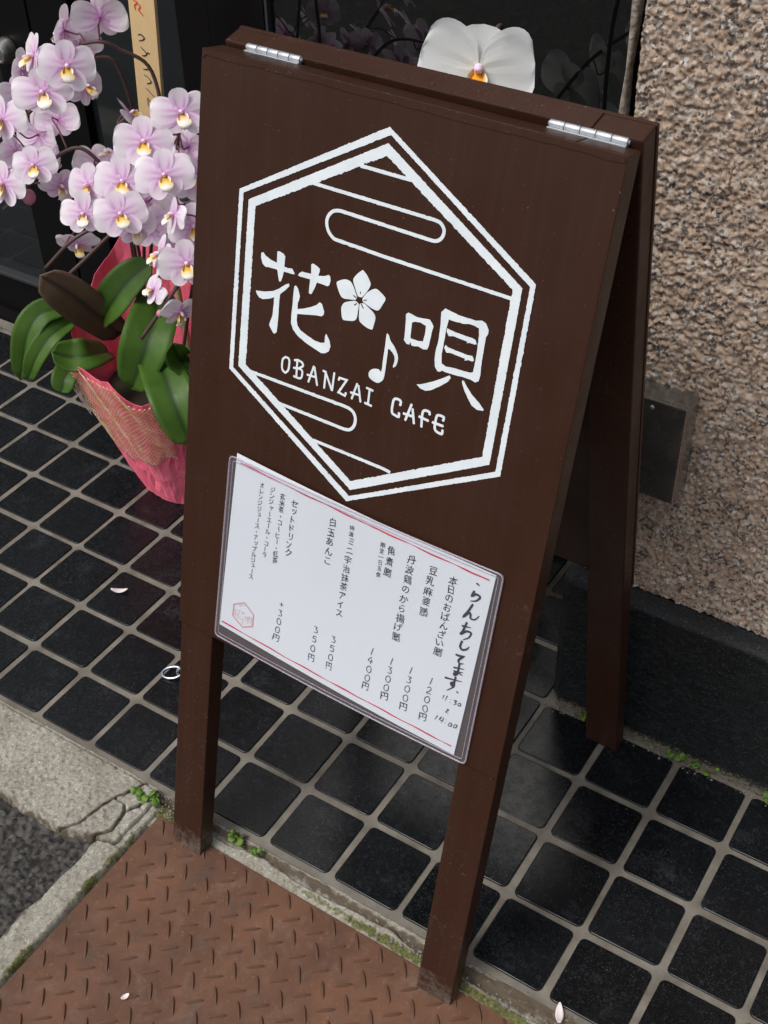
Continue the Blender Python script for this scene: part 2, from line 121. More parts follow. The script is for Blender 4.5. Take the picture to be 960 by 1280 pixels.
# ---- noise on numpy arrays
def hsh(i, j, s=0):
    n = (i.astype(np.int64) * 374761393 + j.astype(np.int64) * 668265263 + s * 974634777) & 0x7fffffff
    n = ((n ^ (n >> 13)) * 1274126177) & 0x7fffffff
    return ((n ^ (n >> 16)) & 0xffff) / 65535.0
def vn(x, y, s=0):
    i = np.floor(x); j = np.floor(y); u = x - i; v = y - j; u = u * u * (3 - 2 * u); v = v * v * (3 - 2 * v)
    return (hsh(i, j, s) * (1 - u) + hsh(i + 1, j, s) * u) * (1 - v) + (hsh(i, j + 1, s) * (1 - u) + hsh(i + 1, j + 1, s) * u) * v
def fbm(x, y, s=0, o=4):
    t = 0; a = .5
    for k in range(o): t = t + a * vn(x * 2 ** k, y * 2 ** k, s + k); a *= .5
    return t
def worley(x, y, s=0):
    i0 = np.floor(x); j0 = np.floor(y); best = np.full(x.shape, 9.)
    for a in (-1, 0, 1):
        for b in (-1, 0, 1):
            i = i0 + a; j = j0 + b
            best = np.minimum(best, (i + hsh(i, j, s) - x) ** 2 + (j + hsh(i, j, s + 5) - y) ** 2)
    return np.sqrt(best)
def seg_dist(X, Y, pts):
    d = np.full(X.shape, 9.)
    for (ax, ay), (bx, by) in zip(pts[:-1], pts[1:]):
        L = (bx - ax) ** 2 + (by - ay) ** 2; t = np.clip(((X - ax) * (bx - ax) + (Y - ay) * (by - ay)) / L, 0, 1)
        d = np.minimum(d, np.hypot(X - ax - t * (bx - ax), Y - ay - t * (by - ay)))
    return d
def axis(a, lo, hi, b, fine, coarse):
    l = [] if lo <= a else list(np.arange(a, lo, coarse)); r = [] if hi >= b else list(np.arange(hi + coarse, b, coarse)) + [b]
    return np.array(l + list(np.arange(lo, hi + fine * .5, fine)) + r)
def hfield(name, xs, ys, zf, mat, mask=None, attrs=None, parent=None, vert=None):
    X, Y = np.meshgrid(xs, ys, indexing='ij'); Z = zf(X, Y); nx, ny = X.shape
    V = np.stack([X, Y, Z], -1).reshape(-1, 3) if vert is None else vert(X, Y, Z).reshape(-1, 3)
    idx = np.arange(nx * ny).reshape(nx, ny)
    Q = np.stack([idx[:-1, :-1], idx[1:, :-1], idx[1:, 1:], idx[:-1, 1:]], -1).reshape(-1, 4)
    if mask is not None:
        M = mask(X, Y); m = M.reshape(-1); Q = Q[m[Q].all(1)]
    me = bpy.data.meshes.new(name); me.vertices.add(len(V)); me.vertices.foreach_set('co', V.astype(np.float32).ravel())
    me.loops.add(Q.size); me.loops.foreach_set('vertex_index', Q.astype(np.int32).ravel())
    me.polygons.add(len(Q)); me.polygons.foreach_set('loop_start', np.arange(0, Q.size, 4, dtype=np.int32))
    me.update(calc_edges=True); me.polygons.foreach_set('use_smooth', [True] * len(Q))
    for k, fn in (attrs or {}).items():
        a = me.attributes.new(k, 'FLOAT', 'POINT'); a.data.foreach_set('value', np.clip(fn(X, Y), 0, 1).astype(np.float32).ravel())
    return link(name, me, mat, parent)
# ---- materials
class MT:
    def __init__(s, name, rough=.6, spec=.5, metal=0.):
        s.m = bpy.data.materials.new(name); s.m.use_nodes = True; s.t = s.m.node_tree; s.n = s.t.nodes; s.b = s.n['Principled BSDF']
        s.b.inputs['Roughness'].default_value = rough; s.b.inputs['Specular IOR Level'].default_value = spec; s.b.inputs['Metallic'].default_value = metal
        s.co = s.n.new('ShaderNodeTexCoord').outputs['Object']
    def L(s, a, b): s.t.links.new(a, b)
    def world(s): s.co = s.n.new('ShaderNodeNewGeometry').outputs['Position']; return s
    def noise(s, scale, det=4, rough=.55, dist=0, scl=None):
        n = s.n.new('ShaderNodeTexNoise'); n.inputs['Scale'].default_value = scale; n.inputs['Detail'].default_value = det
        n.inputs['Roughness'].default_value = rough; n.inputs['Distortion'].default_value = dist; co = s.co
        if scl:
            mp = s.n.new('ShaderNodeMapping'); mp.inputs['Scale'].default_value = scl; s.L(co, mp.inputs['Vector']); co = mp.outputs[0]
        s.L(co, n.inputs['Vector']); return n.outputs['Fac']
    def voro(s, scale, feat='F1', out='Distance'):
        n = s.n.new('ShaderNodeTexVoronoi'); n.feature = feat; n.inputs['Scale'].default_value = scale; s.L(s.co, n.inputs['Vector']); return n.outputs[out]
    def ramp(s, fac, *st):
        r = s.n.new('ShaderNodeValToRGB'); e = r.color_ramp.elements
        while len(e) < len(st): e.new(.5)
        for k, (p, c) in enumerate(st):
            e[k].position = p; e[k].color = (c, c, c, 1) if isinstance(c, (int, float)) else (*c, 1)
        s.L(fac, r.inputs[0]); return r.outputs[0]
    def mix(s, fac, a, b, mode='MIX'):
        x = s.n.new('ShaderNodeMix'); x.data_type = 'RGBA'; x.blend_type = mode
        for v, i in ((fac, 0), (a, 6), (b, 7)):
            if isinstance(v, (int, float)): x.inputs[i].default_value = v if i == 0 else (v, v, v, 1)
            elif isinstance(v, tuple): x.inputs[i].default_value = (*v, 1)
            else: s.L(v, x.inputs[i])
        return x.outputs[2]
    def math(s, op, a, b=0.):
        x = s.n.new('ShaderNodeMath'); x.operation = op
        for v, i in ((a, 0), (b, 1)):
            if isinstance(v, (int, float)): x.inputs[i].default_value = v
            else: s.L(v, x.inputs[i])
        return x.outputs[0]
    def attr(s, name):
        a = s.n.new('ShaderNodeAttribute'); a.attribute_name = name; return a
    def rnd(s): return s.n.new('ShaderNodeObjectInfo').outputs['Random']
    def base(s, c):
        if isinstance(c, tuple): s.b.inputs['Base Color'].default_value = (*c, 1)
        else: s.L(c, s.b.inputs['Base Color'])
        return s
    def rough(s, v): s.L(v, s.b.inputs['Roughness']); return s
    def bump(s, h, st=.3, d=.002):
        x = s.n.new('ShaderNodeBump'); x.inputs['Strength'].default_value = st; x.inputs['Distance'].default_value = d
        s.L(h, x.inputs['Height']); s.L(x.outputs[0], s.b.inputs['Normal']); return s
M = {}
m = MT('glazed_black_tile', .22, .30)
r0 = m.rnd(); m.world(); dust = m.noise(900, 2, .5); big = m.noise(14, 5, .6, .6)
c = m.mix(m.ramp(big, (.35, 0.), (.75, 1.)), (.0015, .0020, .0027), (.0048, .0058, .0076))
c = m.mix(m.math('MULTIPLY', r0, .22), c, (.012, .014, .017))
c = m.mix(m.ramp(m.noise(160, 4, .7, .8), (.55, 0.), (.78, .45)), c, (.042, .048, .056))
c = m.mix(m.ramp(dust, (.655, 0.), (.70, .6)), c, (.16, .16, .155))
c = m.mix(m.ramp(m.math('MULTIPLY', m.noise(16, 3, .5), m.noise(210, 5, .75, 1.2)), (.31, 0.), (.44, .38)), c, (.055, .06, .068))
m.base(c); m.rough(m.ramp(m.noise(60, 5, .7), (.3, .19), (.7, .33))); m.bump(m.noise(220, 3), .05, .001); M['tile'] = m.m
m = MT('cement_grout', .9, .2).world()
c = m.mix(m.ramp(m.noise(25, 5), (.3, 0.), (.7, 1.)), (.115, .102, .084), (.225, .205, .175))
c = m.mix(m.ramp(m.noise(500, 3), (.55, 0.), (.75, .5)), c, (.09, .08, .065)); m.base(c); m.bump(m.noise(700, 4, .7), .5, .001); M['grout'] = m.m
m = MT('asphalt', .85, .3).world()
c = m.mix(m.ramp(m.voro(160, out='Color'), (.2, 0.), (.9, 1.)), (.019, .018, .017), (.080, .074, .068))
c = m.mix(m.ramp(m.noise(30, 4), (.55, 0.), (.75, .45)), c, (.16, .155, .15)); m.base(c); m.bump(m.noise(900, 3), .5, .001); M['asphalt'] = m.m
def concrete(name, moss):
    m = MT(name, .92, .2).world()
    v = m.voro(260, out='Color'); c = m.mix(m.ramp(m.noise(12, 5), (.3, 0.), (.7, 1.)), (.23, .213, .17), (.37, .352, .305))
    c = m.mix(m.ramp(v, (.1, .6), (.3, 0.)), c, (.15, .135, .11)); c = m.mix(m.ramp(v, (.75, 0.), (.95, .5)), c, (.55, .53, .48)); c = m.mix(m.ramp(m.noise(420, 4, .7), (.45, 0.), (.66, .75)), c, (.16, .148, .122)); c = m.mix(m.ramp(m.noise(520, 3, .6), (.60, 0.), (.70, .7)), c, (.62, .6, .55))
    c = m.mix(m.ramp(m.noise(70, 4), (.62, 0.), (.72, .55)), c, (.17, .13, .085))
    peb = m.voro(34, out='Distance'); c = m.mix(m.ramp(peb, (.07, .6), (.10, 0.)), c, (.18, .185, .17))
    a = m.attr('moss').outputs['Fac']; n = m.noise(120, 5, .65)
    mk = m.ramp(m.math('ADD', m.math('MULTIPLY', a, 1.15), m.math('SUBTRACT', n, .75)), (.32, 0.), (.5, 1.))
    c = m.mix(mk, c, m.mix(m.ramp(m.noise(300, 3), (.35, 0.), (.65, 1.)), (.06, .06, .025), (.13, .135, .045)))
    d = m.attr('dirt_shade').outputs['Fac']; c = m.mix(m.ramp(m.math('MULTIPLY', d, m.noise(90, 4)), (.22, 0.), (.42, .9)), c, (.075, .055, .035))
    m.base(c); m.bump(m.noise(600, 5, .7), .55, .0015); return m.m
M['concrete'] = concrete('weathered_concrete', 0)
m = MT('rusty_steel', .62, .4)
c = m.mix(m.ramp(m.noise(9, 6, .65, .4), (.3, 0.), (.7, 1.)), (.070, .032, .019), (.150, .067, .036))
c = m.mix(m.ramp(m.noise(45, 5, .7), (.50, 0.), (.74, .6)), c, (.16, .095, .066)); c = m.mix(m.ramp(m.noise(130, 4), (.63, 0.), (.72, .8)), c, (.24, .11, .04))
c = m.mix(m.ramp(m.noise(22, 4, .6), (.56, 0.), (.72, .75)), c, (.06, .04, .032)); c = m.mix(m.ramp(m.noise(15, 6, .75, .6), (.56, 0.), (.74, .6)), c, (.19, .13, .095)); m.base(c)
m.rough(m.ramp(m.noise(30, 4), (.3, .48), (.7, .8))); m.bump(m.noise(400, 4), .25, .001); M['rust'] = m.m
m = MT('shaded_ridge', .55, .4); m.base(m.mix(m.noise(60, 4), (.055, .028, .018), (.16, .075, .04))); M['ridge'] = m.m  # dirty rust, darkened to stand in for shading on the ridge sides
m = MT('brown_paint', .42, .22)
g = m.noise(14, 5, .6, .3, (1, 1, .25)); c = m.mix(m.ramp(g, (.3, 0.), (.75, 1.)), (.031, .0116, .0062), (.040, .0160, .0092))
c = m.mix(m.ramp(m.noise(16, 6, .75, .7), (.64, 0.), (.86, .35)), c, (.10, .075, .066)); c = m.mix(m.ramp(m.math('MULTIPLY', m.noise(5, 3, .5), m.noise(90, 6, .8, .3)), (.35, 0.), (.50, .4)), c, (.15, .12, .11)); c = m.mix(m.ramp(m.noise(420, 2), (.70, 0.), (.74, .6)), c, (.22, .19, .17)); c = m.mix(m.ramp(m.noise(60, 5, .7, .2, (2.5, 2.5, .06)), (.48, 0.), (.78, .14)), c, (.07, .042, .032))
xs = m.n.new('ShaderNodeSeparateXYZ'); m.L(m.co, xs.inputs[0]); ft = m.ramp(xs.outputs[2], (.0, 1.), (.09, 0.)); c = m.mix(m.ramp(m.math('MULTIPLY', ft, m.noise(110, 5, .75)), (.30, 0.), (.55, .6)), c, (.17, .14, .115)); m.base(c)
m.rough(m.ramp(m.noise(11, 5, .6), (.3, .30), (.75, .58))); m.bump(m.noise(120, 3, .5, 0, (3, 1, .12)), .22, .001); M['brown'] = m.m
m = MT('white_stencil_paint', .6, .3)
c = m.mix(m.ramp(m.noise(40, 4), (.3, 0.), (.7, 1.)), (.62, .68, .72), (.72, .77, .80)); m.base(c); M['white'] = m.m
m = MT('zinc_steel', .5, .5, .85); m.base(m.mix(m.noise(40, 3), (.42, .44, .47), (.58, .60, .63))); m.rough(m.ramp(m.noise(90, 3), (.3, .45), (.7, .6))); M['zinc'] = m.m
m = MT('stainless_steel', .25, .5, .9); m.base(m.mix(m.noise(30, 4), (.30, .30, .285), (.42, .41, .39))); m.rough(m.ramp(m.noise(40, 5, .7), (.3, .16), (.7, .34))); M['steel'] = m.m
M['chrome'] = MT('polished_ring', .22, .5, 1.).base((.42, .47, .52)).m
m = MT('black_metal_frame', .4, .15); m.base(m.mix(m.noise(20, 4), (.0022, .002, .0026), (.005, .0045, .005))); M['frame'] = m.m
m = MT('dark_glass', .02, .85); m.base(m.mix(m.noise(5, 3), (.0018, .0026, .0026), (.0035, .0045, .004))); m.bump(m.noise(3, 2), .02, .001); M['glass'] = m.m
m = MT('door_glass', .05, .55); m.base(m.mix(m.noise(5, 3), (.008, .011, .012), (.014, .016, .018))); M['glass2'] = m.m
m = MT('rough_granite', .75, .35).world()
v = m.voro(125, out='Color'); v2 = m.voro(300, out='Color'); cl = m.noise(28, 3, .5)
sep = m.n.new('ShaderNodeSeparateColor'); m.L(v, sep.inputs[0]); sp2 = m.n.new('ShaderNodeSeparateColor'); m.L(v2, sp2.inputs[0])
c = m.mix(sep.outputs[0], (.44, .305, .215), (.68, .52, .40)); c = m.mix(m.ramp(m.noise(90, 5, .7, .5), (.35, 0.), (.65, .8)), c, (.60, .45, .34))
c = m.mix(m.ramp(sep.outputs[1], (.80, 0.), (.83, .8)), c, (.66, .57, .48))
dk = m.math('ADD', m.math('MULTIPLY', sp2.outputs[0], .55), m.math('MULTIPLY', m.noise(48, 5, .7, .8), 1.0))
c = m.mix(m.ramp(dk, (.93, 0.), (1.0, .85)), c, (.06, .06, .065)); dk2 = m.math('ADD', m.math('MULTIPLY', sp2.outputs[1], .5), m.math('MULTIPLY', m.noise(38, 4, .6, .5), .9))
c = m.mix(m.ramp(dk2, (.84, 0.), (.92, .6)), c, (.17, .15, .14)); c = m.mix(m.ramp(sp2.outputs[2], (.93, 0.), (.95, .8)), c, (.75, .72, .68))
m.base(c); m.bump(m.noise(380, 6, .75), .9, .004); M['granite'] = m.m
m = MT('black_granite', .5, .3).world()
c = m.mix(m.ramp(m.noise(40, 5), (.3, 0.), (.7, 1.)), (.004, .005, .006), (.011, .013, .0145)); c = m.mix(m.ramp(m.noise(430, 3, .6), (.57, 0.), (.70, .8)), c, (.085, .085, .078))
a = m.attr('dirt_shade').outputs['Fac']; c = m.mix(m.ramp(m.math('MULTIPLY', a, m.noise(300, 4, .7)), (.3, 0.), (.5, .75)), c, (.22, .19, .14)); m.base(c); m.bump(m.noise(420, 4, .7), .55, .0015); M['plinth'] = m.m
m = MT('mortar', .9, .2); m.base(m.mix(m.ramp(m.noise(150, 4), (.3, 0.), (.7, 1.)), (.14, .12, .1), (.40, .34, .28))); m.bump(m.noise(200, 4), .8, .003); M['mortar'] = m.m
m = MT('menu_paper', .55, .3); m.base(m.mix(m.noise(9, 4), (.64, .685, .735), (.71, .75, .79))); M['paper'] = m.m
M['ink'] = MT('black_ink', .5, .3).base((.022, .022, .035)).m
M['redink'] = MT('red_ink', .5, .3).base((.60, .03, .09)).m
M['stampink'] = MT('pale_red_stamp_ink', .6, .2).base((.62, .30, .30)).m
m = MT('clear_plastic', .1, .5); tb = m.n.new('ShaderNodeBsdfTransparent'); tb.inputs[0].default_value = (.96, .96, .97, 1); mx = m.n.new('ShaderNodeMixShader')
m.b.inputs['Base Color'].default_value = (.46, .46, .50, 1); mx.inputs[0].default_value = .085
m.L(tb.outputs[0], mx.inputs[1]); m.L(m.b.outputs[0], mx.inputs[2]); m.L(mx.outputs[0], m.n['Material Output'].inputs['Surface']); M['plastic'] = m.m
m = MT('clear_plastic_rim', .15, .6); tb = m.n.new('ShaderNodeBsdfTransparent'); tb.inputs[0].default_value = (.9, .88, .92, 1); mx = m.n.new('ShaderNodeMixShader')
m.b.inputs['Base Color'].default_value = (.62, .56, .64, 1); mx.inputs[0].default_value = .34
m.L(tb.outputs[0], mx.inputs[1]); m.L(m.b.outputs[0], mx.inputs[2]); m.L(mx.outputs[0], m.n['Material Output'].inputs['Surface']); M['rim'] = m.m
def petalmat(name, rim, mid, core, veins):
    m = MT(name, .5, .3); a = m.attr('rad').outputs['Fac']; v = m.attr('vein').outputs['Fac']
    c = m.ramp(a, (.0, core), (.11, tuple(.35 * x + .65 * y for x, y in zip(core, mid))), (.24, mid), (.55, tuple(.5 * x + .5 * y for x, y in zip(mid, rim))), (.85, rim))
    c = m.mix(m.math('MULTIPLY', v, veins), c, core); m.base(c)
    tr = m.n.new('ShaderNodeBsdfTranslucent'); m.L(c, tr.inputs[0]); mx = m.n.new('ShaderNodeMixShader'); mx.inputs[0].default_value = .35
    m.L(m.b.outputs[0], mx.inputs[1]); m.L(tr.outputs[0], mx.inputs[2]); m.L(mx.outputs[0], m.n['Material Output'].inputs['Surface']); m.bump(v, .15, .01); return m.m
M['petal'] = petalmat('pink_petal', (.955, .90, .955), (.88, .69, .89), (.62, .12, .54), .9)
M['wpetal'] = petalmat('white_petal', (.85, .87, .87), (.85, .86, .84), (.80, .82, .62), .10)
m = MT('orchid_lip', .45, .35); m.L(m.attr('col').outputs['Color'], m.b.inputs['Base Color']); M['lip'] = m.m
def leafmat(name, a, b, rib):
    m = MT(name, .45, .2); m.base(m.mix(m.attr('rib').outputs['Fac'], m.mix(m.ramp(m.noise(18, 4, .6), (.3, 0.), (.7, 1.)), a, b), rib)); m.bump(m.noise(60, 3, .5, 0, (1, 1, 1)), .08, .002); m.rough(m.ramp(m.noise(30, 5, .7), (.3, .3), (.7, .6))); return m.m
M['leaf'] = leafmat('orchid_leaf', (.028, .070, .009), (.060, .122, .017), (.012, .032, .006))
M['leaf2'] = leafmat('purple_leaf_underside', (.105, .06, .052), (.12, .10, .045), (.05, .03, .028))
M['pedicel'] = MT('pedicel', .5, .4).base((.16, .075, .08)).m
M['stem'] = MT('orchid_stem', .5, .4).base((.085, .05, .045)).m
m = MT('bud_skin', .5, .4); m.base(m.mix(m.noise(80, 3), (.50, .17, .26), (.60, .26, .33))); M['bud'] = m.m
m = MT('crepe_wrapping', .7, .2); m.base(m.mix(m.ramp(m.noise(12, 4), (.3, 0.), (.7, 1.)), (.86, .125, .205), (.93, .20, .29))); m.bump(m.noise(70, 6, .7, 1.2, (1, 1, .5)), .55, .004); M['wrap'] = m.m
m = MT('gold_mesh', .35, .5, .25); m.base(m.mix(m.ramp(m.noise(60, 3), (.35, 0.), (.65, 1.)), (.62, .42, .14), (.86, .74, .55))); M['gold'] = m.m
m = MT('silver_mesh', .3, .5, .6); m.base((.72, .68, .70)); M['silver'] = m.m
M['moss'] = MT('potting_moss', .95, .1).base((.03, .026, .018)).m
m = MT('plaque_wood', .6, .3); m.base(m.mix(m.noise(30, 4, .6, .2, (8, 8, .5)), (.58, .40, .19), (.68, .50, .27))); M['wood'] = m.m
M['plred'] = MT('vermilion_ink', .6, .2).base((.62, .07, .03)).m
M['ceramic'] = MT('dark_ceramic', .3, .4).base((.015, .014, .016)).m
m = MT('weed_leaf', .5, .35); m.base(m.mix(m.noise(90, 3), (.07, .135, .02), (.13, .22, .04))); M['weed'] = m.m
M['fallen'] = MT('dry_petal', .6, .3).base((.68, .60, .60)).m
M['ribbon'] = MT('green_ribbon', .4, .4).base((.02, .16, .06)).m
M['red'] = MT('red_ribbon', .5, .4).base((.6, .06, .02)).m
M['pebble'] = MT('pebbles', .85, .3).base((.2, .185, .16)).m

# ================================================================== setting
struct(link('ground', mesh('ground', [(-60, -60, -.06), (60, -60, -.06), (60, 60, -.06), (-60, 60, -.06)], [(0, 1, 2, 3)]), M['asphalt']))
P = .1
grout = struct(link('tile_floor', box('grout', (-1.2, -.505, -.05), (2.2, .216, -.0022)), M['grout']))
def tile_mesh(x0, x1, y0, y1, r=.0075):
    V = []; n = 5; ring = []
    for cx, cy, a0 in ((x1 - r, y1 - r, 0), (x0 + r, y1 - r, 90), (x0 + r, y0 + r, 180), (x1 - r, y0 + r, 270)):
        for k in range(n):
            a = math.radians(a0 + 90 * k / (n - 1)); ring.append((cx, cy, math.cos(a), math.sin(a)))
    N = len(ring)
    for rr, z in ((r, -.006), (r, -.0011), (r - .0006, -.0003), (r - .0015, 0)): V += [(cx + ca * rr, cy + sa * rr, z) for cx, cy, ca, sa in ring]
    F = [(i * N + k, i * N + (k + 1) % N, (i + 1) * N + (k + 1) % N, (i + 1) * N + k) for i in range(3) for k in range(N)] + [tuple(3 * N + k for k in range(N))]
    me = mesh('tile', V, F, True); me.polygons[len(F) - 1].use_smooth = False; me.materials.append(M['tile']); return me
g = .0045
full = tile_mesh(-.05 + g, .05 - g, -.05 + g, .05 - g); back = tile_mesh(-.05 + g, .05 - g, -.05 + g, .056)
for i in range(-12, 21):
    for j in range(-2, 5):
        if j in (0, -1, -2) and i >= 11: continue
        o = link('tile', back if j == -2 else full, parent=grout, loc=(i * P + .05 + random.gauss(0, .0006), -(j * P + .05) + random.gauss(0, .0006), random.gauss(0, .00035)))
        o.rotation_euler = (random.gauss(0, .004), random.gauss(0, .004), random.gauss(0, .005))
struct(link('threshold', box('threshold', (-1.2, .2165, -.03), (1.1, .238, .003), .001), M['grout']))
# ---- concrete slab with cracked corner, left of the steel plate
PLX, PLY = .755, -.533                     # plate corner
crack1 = [(.712, -.502), (.700, -.530), (.690, -.548), (.683, -.574), (.678, -.602), (.664, -.622)]
crack2 = [(.733, -.507), (.726, -.540), (.716, -.556), (.722, -.585), (.709, -.602), (.704, -.640)]
crack3 = [(.690, -.548), (.708, -.545), (.716, -.556)]
def slab_edge(X): return -.628 - .012 * (X < .3) + .010 * (fbm(X * 25, X * 0 + 3, 2) - .5) + np.clip(X - .665, 0, 1) * .35
def zslab(X, Y):
    z = .0012 + .0035 * (fbm(X * 90, Y * 90, 1) - .5) + .0016 * (fbm(X * 350, Y * 350, 4, 3) - .5) - .0015 * (worley(X * 75, Y * 75, 2) < .22)
    jx = X + .004 * (fbm(X * 90, Y * 90, 8) - .5); jy = Y + .004 * (fbm(X * 90, Y * 90, 9) - .5)
    for cr, wd, dp in ((crack1, .0013, .016), (crack2, .0016, .018), (crack3, .0012, .014)):
        z = z - dp * np.exp(-(seg_dist(jx, jy, cr) / wd) ** 2)
    e = slab_edge(X); z = z - .02 * np.clip(1 - (Y - e) / .006, 0, 1) ** 1.5
    z = z - .006 * np.exp(-((Y + .5065) / .0014) ** 2)
    z = z - .0015 * (X > .70) - .02 * np.clip((X - .737) / .004, 0, 1)
    return z
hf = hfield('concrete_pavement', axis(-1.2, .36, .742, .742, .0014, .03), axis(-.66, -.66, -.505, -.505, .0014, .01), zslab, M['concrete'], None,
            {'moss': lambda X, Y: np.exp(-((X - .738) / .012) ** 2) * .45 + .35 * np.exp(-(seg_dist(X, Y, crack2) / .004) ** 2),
             'dirt_shade': lambda X, Y: .9 * np.exp(-(seg_dist(X, Y, crack1) / .003) ** 2) + .9 * np.exp(-(seg_dist(X, Y, crack2) / .004) ** 2) + np.clip(1 - (Y - slab_edge(X)) / .016, 0, 1) + .6 * np.exp(-((Y + .5065) / .003) ** 2)}); struct(hf)  # crack dirt, strengthened to stand in for the shade inside the cracks
# ---- kerb round the plate
def zkl(X, Y): return -.0045 - .003 * (Y > -.6) + .007 * (fbm(X * 60, Y * 40, 11) - .5) + .003 * (fbm(X * 250, Y * 250, 14, 3) - .5) - .016 * np.clip((X - .7475) / .006, 0, 1) - .02 * np.clip((.712 - X + .012 * (fbm(Y * 30, X * 0, 15) - .5)) / .012, 0, 1)
struct(hfield('kerb', axis(.695, .695, .757, .757, .002, .01), axis(-2.0, -.95, -.505, -.505, .002, .03), zkl, M['concrete'], None,
     {'moss': lambda X, Y: .12 + .75 * np.exp(-((X - .748) / .008) ** 2) * (1.3 * fbm(X * 20, Y * 22, 71)), 'dirt_shade': lambda X, Y: np.clip((.722 - X) / .018, 0, 1)}))
def plate_z(X): return -.010 - .0185 * (X - .794)
def ky(X): return PLY - .006 * np.clip((X - 1.0) / .3, 0, 2)
def zkb(X, Y):
    t = np.clip((Y - ky(X)) / .032, 0, 1); z = plate_z(X) - .003 + (.0095 + .0185 * (X - .794)) * np.clip(t * 1.5, 0, 1)
    z = z + .007 * (fbm(X * 50, Y * 70, 21) - .5) * (.4 + t) + .003 * (fbm(X * 260, Y * 260, 23, 3) - .5)
    z = z - .009 * np.exp(-((t - .62 - .45 * (fbm(X * 14, X * 0, 25, 3) - .5)) / .085) ** 2)
    return np.minimum(z, .0005) - .004 * np.clip((Y + .5005) / .004, 0, 1)
struct(hfield('kerb', axis(.738, .738, 1.36, 2.2, .0022, .03), axis(-.552, -.552, -.497, -.497, .0018, .01), zkb, M['concrete'], None,
     {'moss': lambda X, Y: .8 * np.exp(-((Y - ky(X) - .008) / .008) ** 2) * (.45 + .9 * fbm(X * 9, X * 0, 31)) * np.clip(1.5 - .9 * (X - .75), .35, 1) + .5 * np.exp(-((X - .75) / .03) ** 2),
      'dirt_shade': lambda X, Y: 1.1 * np.exp(-((Y - ky(X) - .022) / .006) ** 2) * (.5 + .8 * fbm(X * 16, X * 0, 33)) + .9 * np.clip((X - 1.15) / .12, 0, 1) * np.exp(-((Y + .507) / .010) ** 2)}))
# ---- asphalt
def zas(X, Y): return -.013 + .0055 * (1 - worley(X * 130, Y * 130, 41)) * (.6 + .8 * vn(X * 60, Y * 60, 43)) + .006 * (fbm(X * 18, Y * 18, 44) - .5)
struct(hfield('asphalt_road', axis(-3, .36, .73, .73, .0016, .05), axis(-3.4, -.88, -.615, -.615, .0016, .05), zas, M['asphalt']))
# ---- loose grit in the joints
gv = []; gf = []
for k in range(420):
    q = random.random()
    if q < .35: x, y, z = random.uniform(1.05, 1.35), random.uniform(-.535, -.503), -.008
    elif q < .8: x, y, z = random.uniform(1.1, 1.6), random.gauss(-.103, .004), .0
    else: x, y, z = random.uniform(.73, .80), random.uniform(-.532, -.505), -.004
    s = random.uniform(.0006, .0022); b = len(gv)
    for d in ((1, 0, 0), (0, 1, 0), (-1, 0, 0), (0, -1, 0), (0, 0, .8), (0, 0, -.8)): gv.append((x + d[0] * s * random.uniform(.7, 1.3), y + d[1] * s * random.uniform(.7, 1.3), z + d[2] * s))
    gf += [(b, b + 1, b + 4), (b + 1, b + 2, b + 4), (b + 2, b + 3, b + 4), (b + 3, b, b + 4), (b + 1, b, b + 5), (b + 2, b + 1, b + 5), (b + 3, b + 2, b + 5), (b, b + 3, b + 5)]
gr = link('grit', mesh('grit', gv, gf), M['pebble']); gr['kind'] = 'stuff'; gr['label'] = 'loose pale grit in the joints beside the kerb and plinth'; gr['category'] = 'grit'

# ================================================================== steel plate
pl = thing('checker_plate', 'rusty brown steel checker plate set in the pavement under the sign legs', 'steel plate', (.794, -.56, -.010))
pl.rotation_euler = (0, .0185, 0)
link('plate', box('plate', (PLX - .794, -1.5, -.008), (1.3, PLY + .56, 0), .001), M['rust'], pl)
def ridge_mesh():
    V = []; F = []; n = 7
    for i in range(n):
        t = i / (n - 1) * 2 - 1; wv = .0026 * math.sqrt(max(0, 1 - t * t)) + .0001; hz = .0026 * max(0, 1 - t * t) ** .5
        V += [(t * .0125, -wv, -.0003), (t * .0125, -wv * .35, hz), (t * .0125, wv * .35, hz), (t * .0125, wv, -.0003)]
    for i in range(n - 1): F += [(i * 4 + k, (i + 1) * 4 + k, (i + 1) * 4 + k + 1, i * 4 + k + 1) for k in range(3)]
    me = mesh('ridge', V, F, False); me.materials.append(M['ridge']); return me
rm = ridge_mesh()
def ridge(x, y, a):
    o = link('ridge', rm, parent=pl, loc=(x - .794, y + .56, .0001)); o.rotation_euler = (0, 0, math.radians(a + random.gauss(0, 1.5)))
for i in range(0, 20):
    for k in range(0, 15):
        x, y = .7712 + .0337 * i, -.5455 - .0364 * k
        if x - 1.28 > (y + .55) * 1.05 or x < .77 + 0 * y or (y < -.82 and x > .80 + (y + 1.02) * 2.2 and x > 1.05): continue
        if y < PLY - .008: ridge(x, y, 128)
        if y - .019 < PLY - .008: ridge(x + .0172, y - .0188, 39)


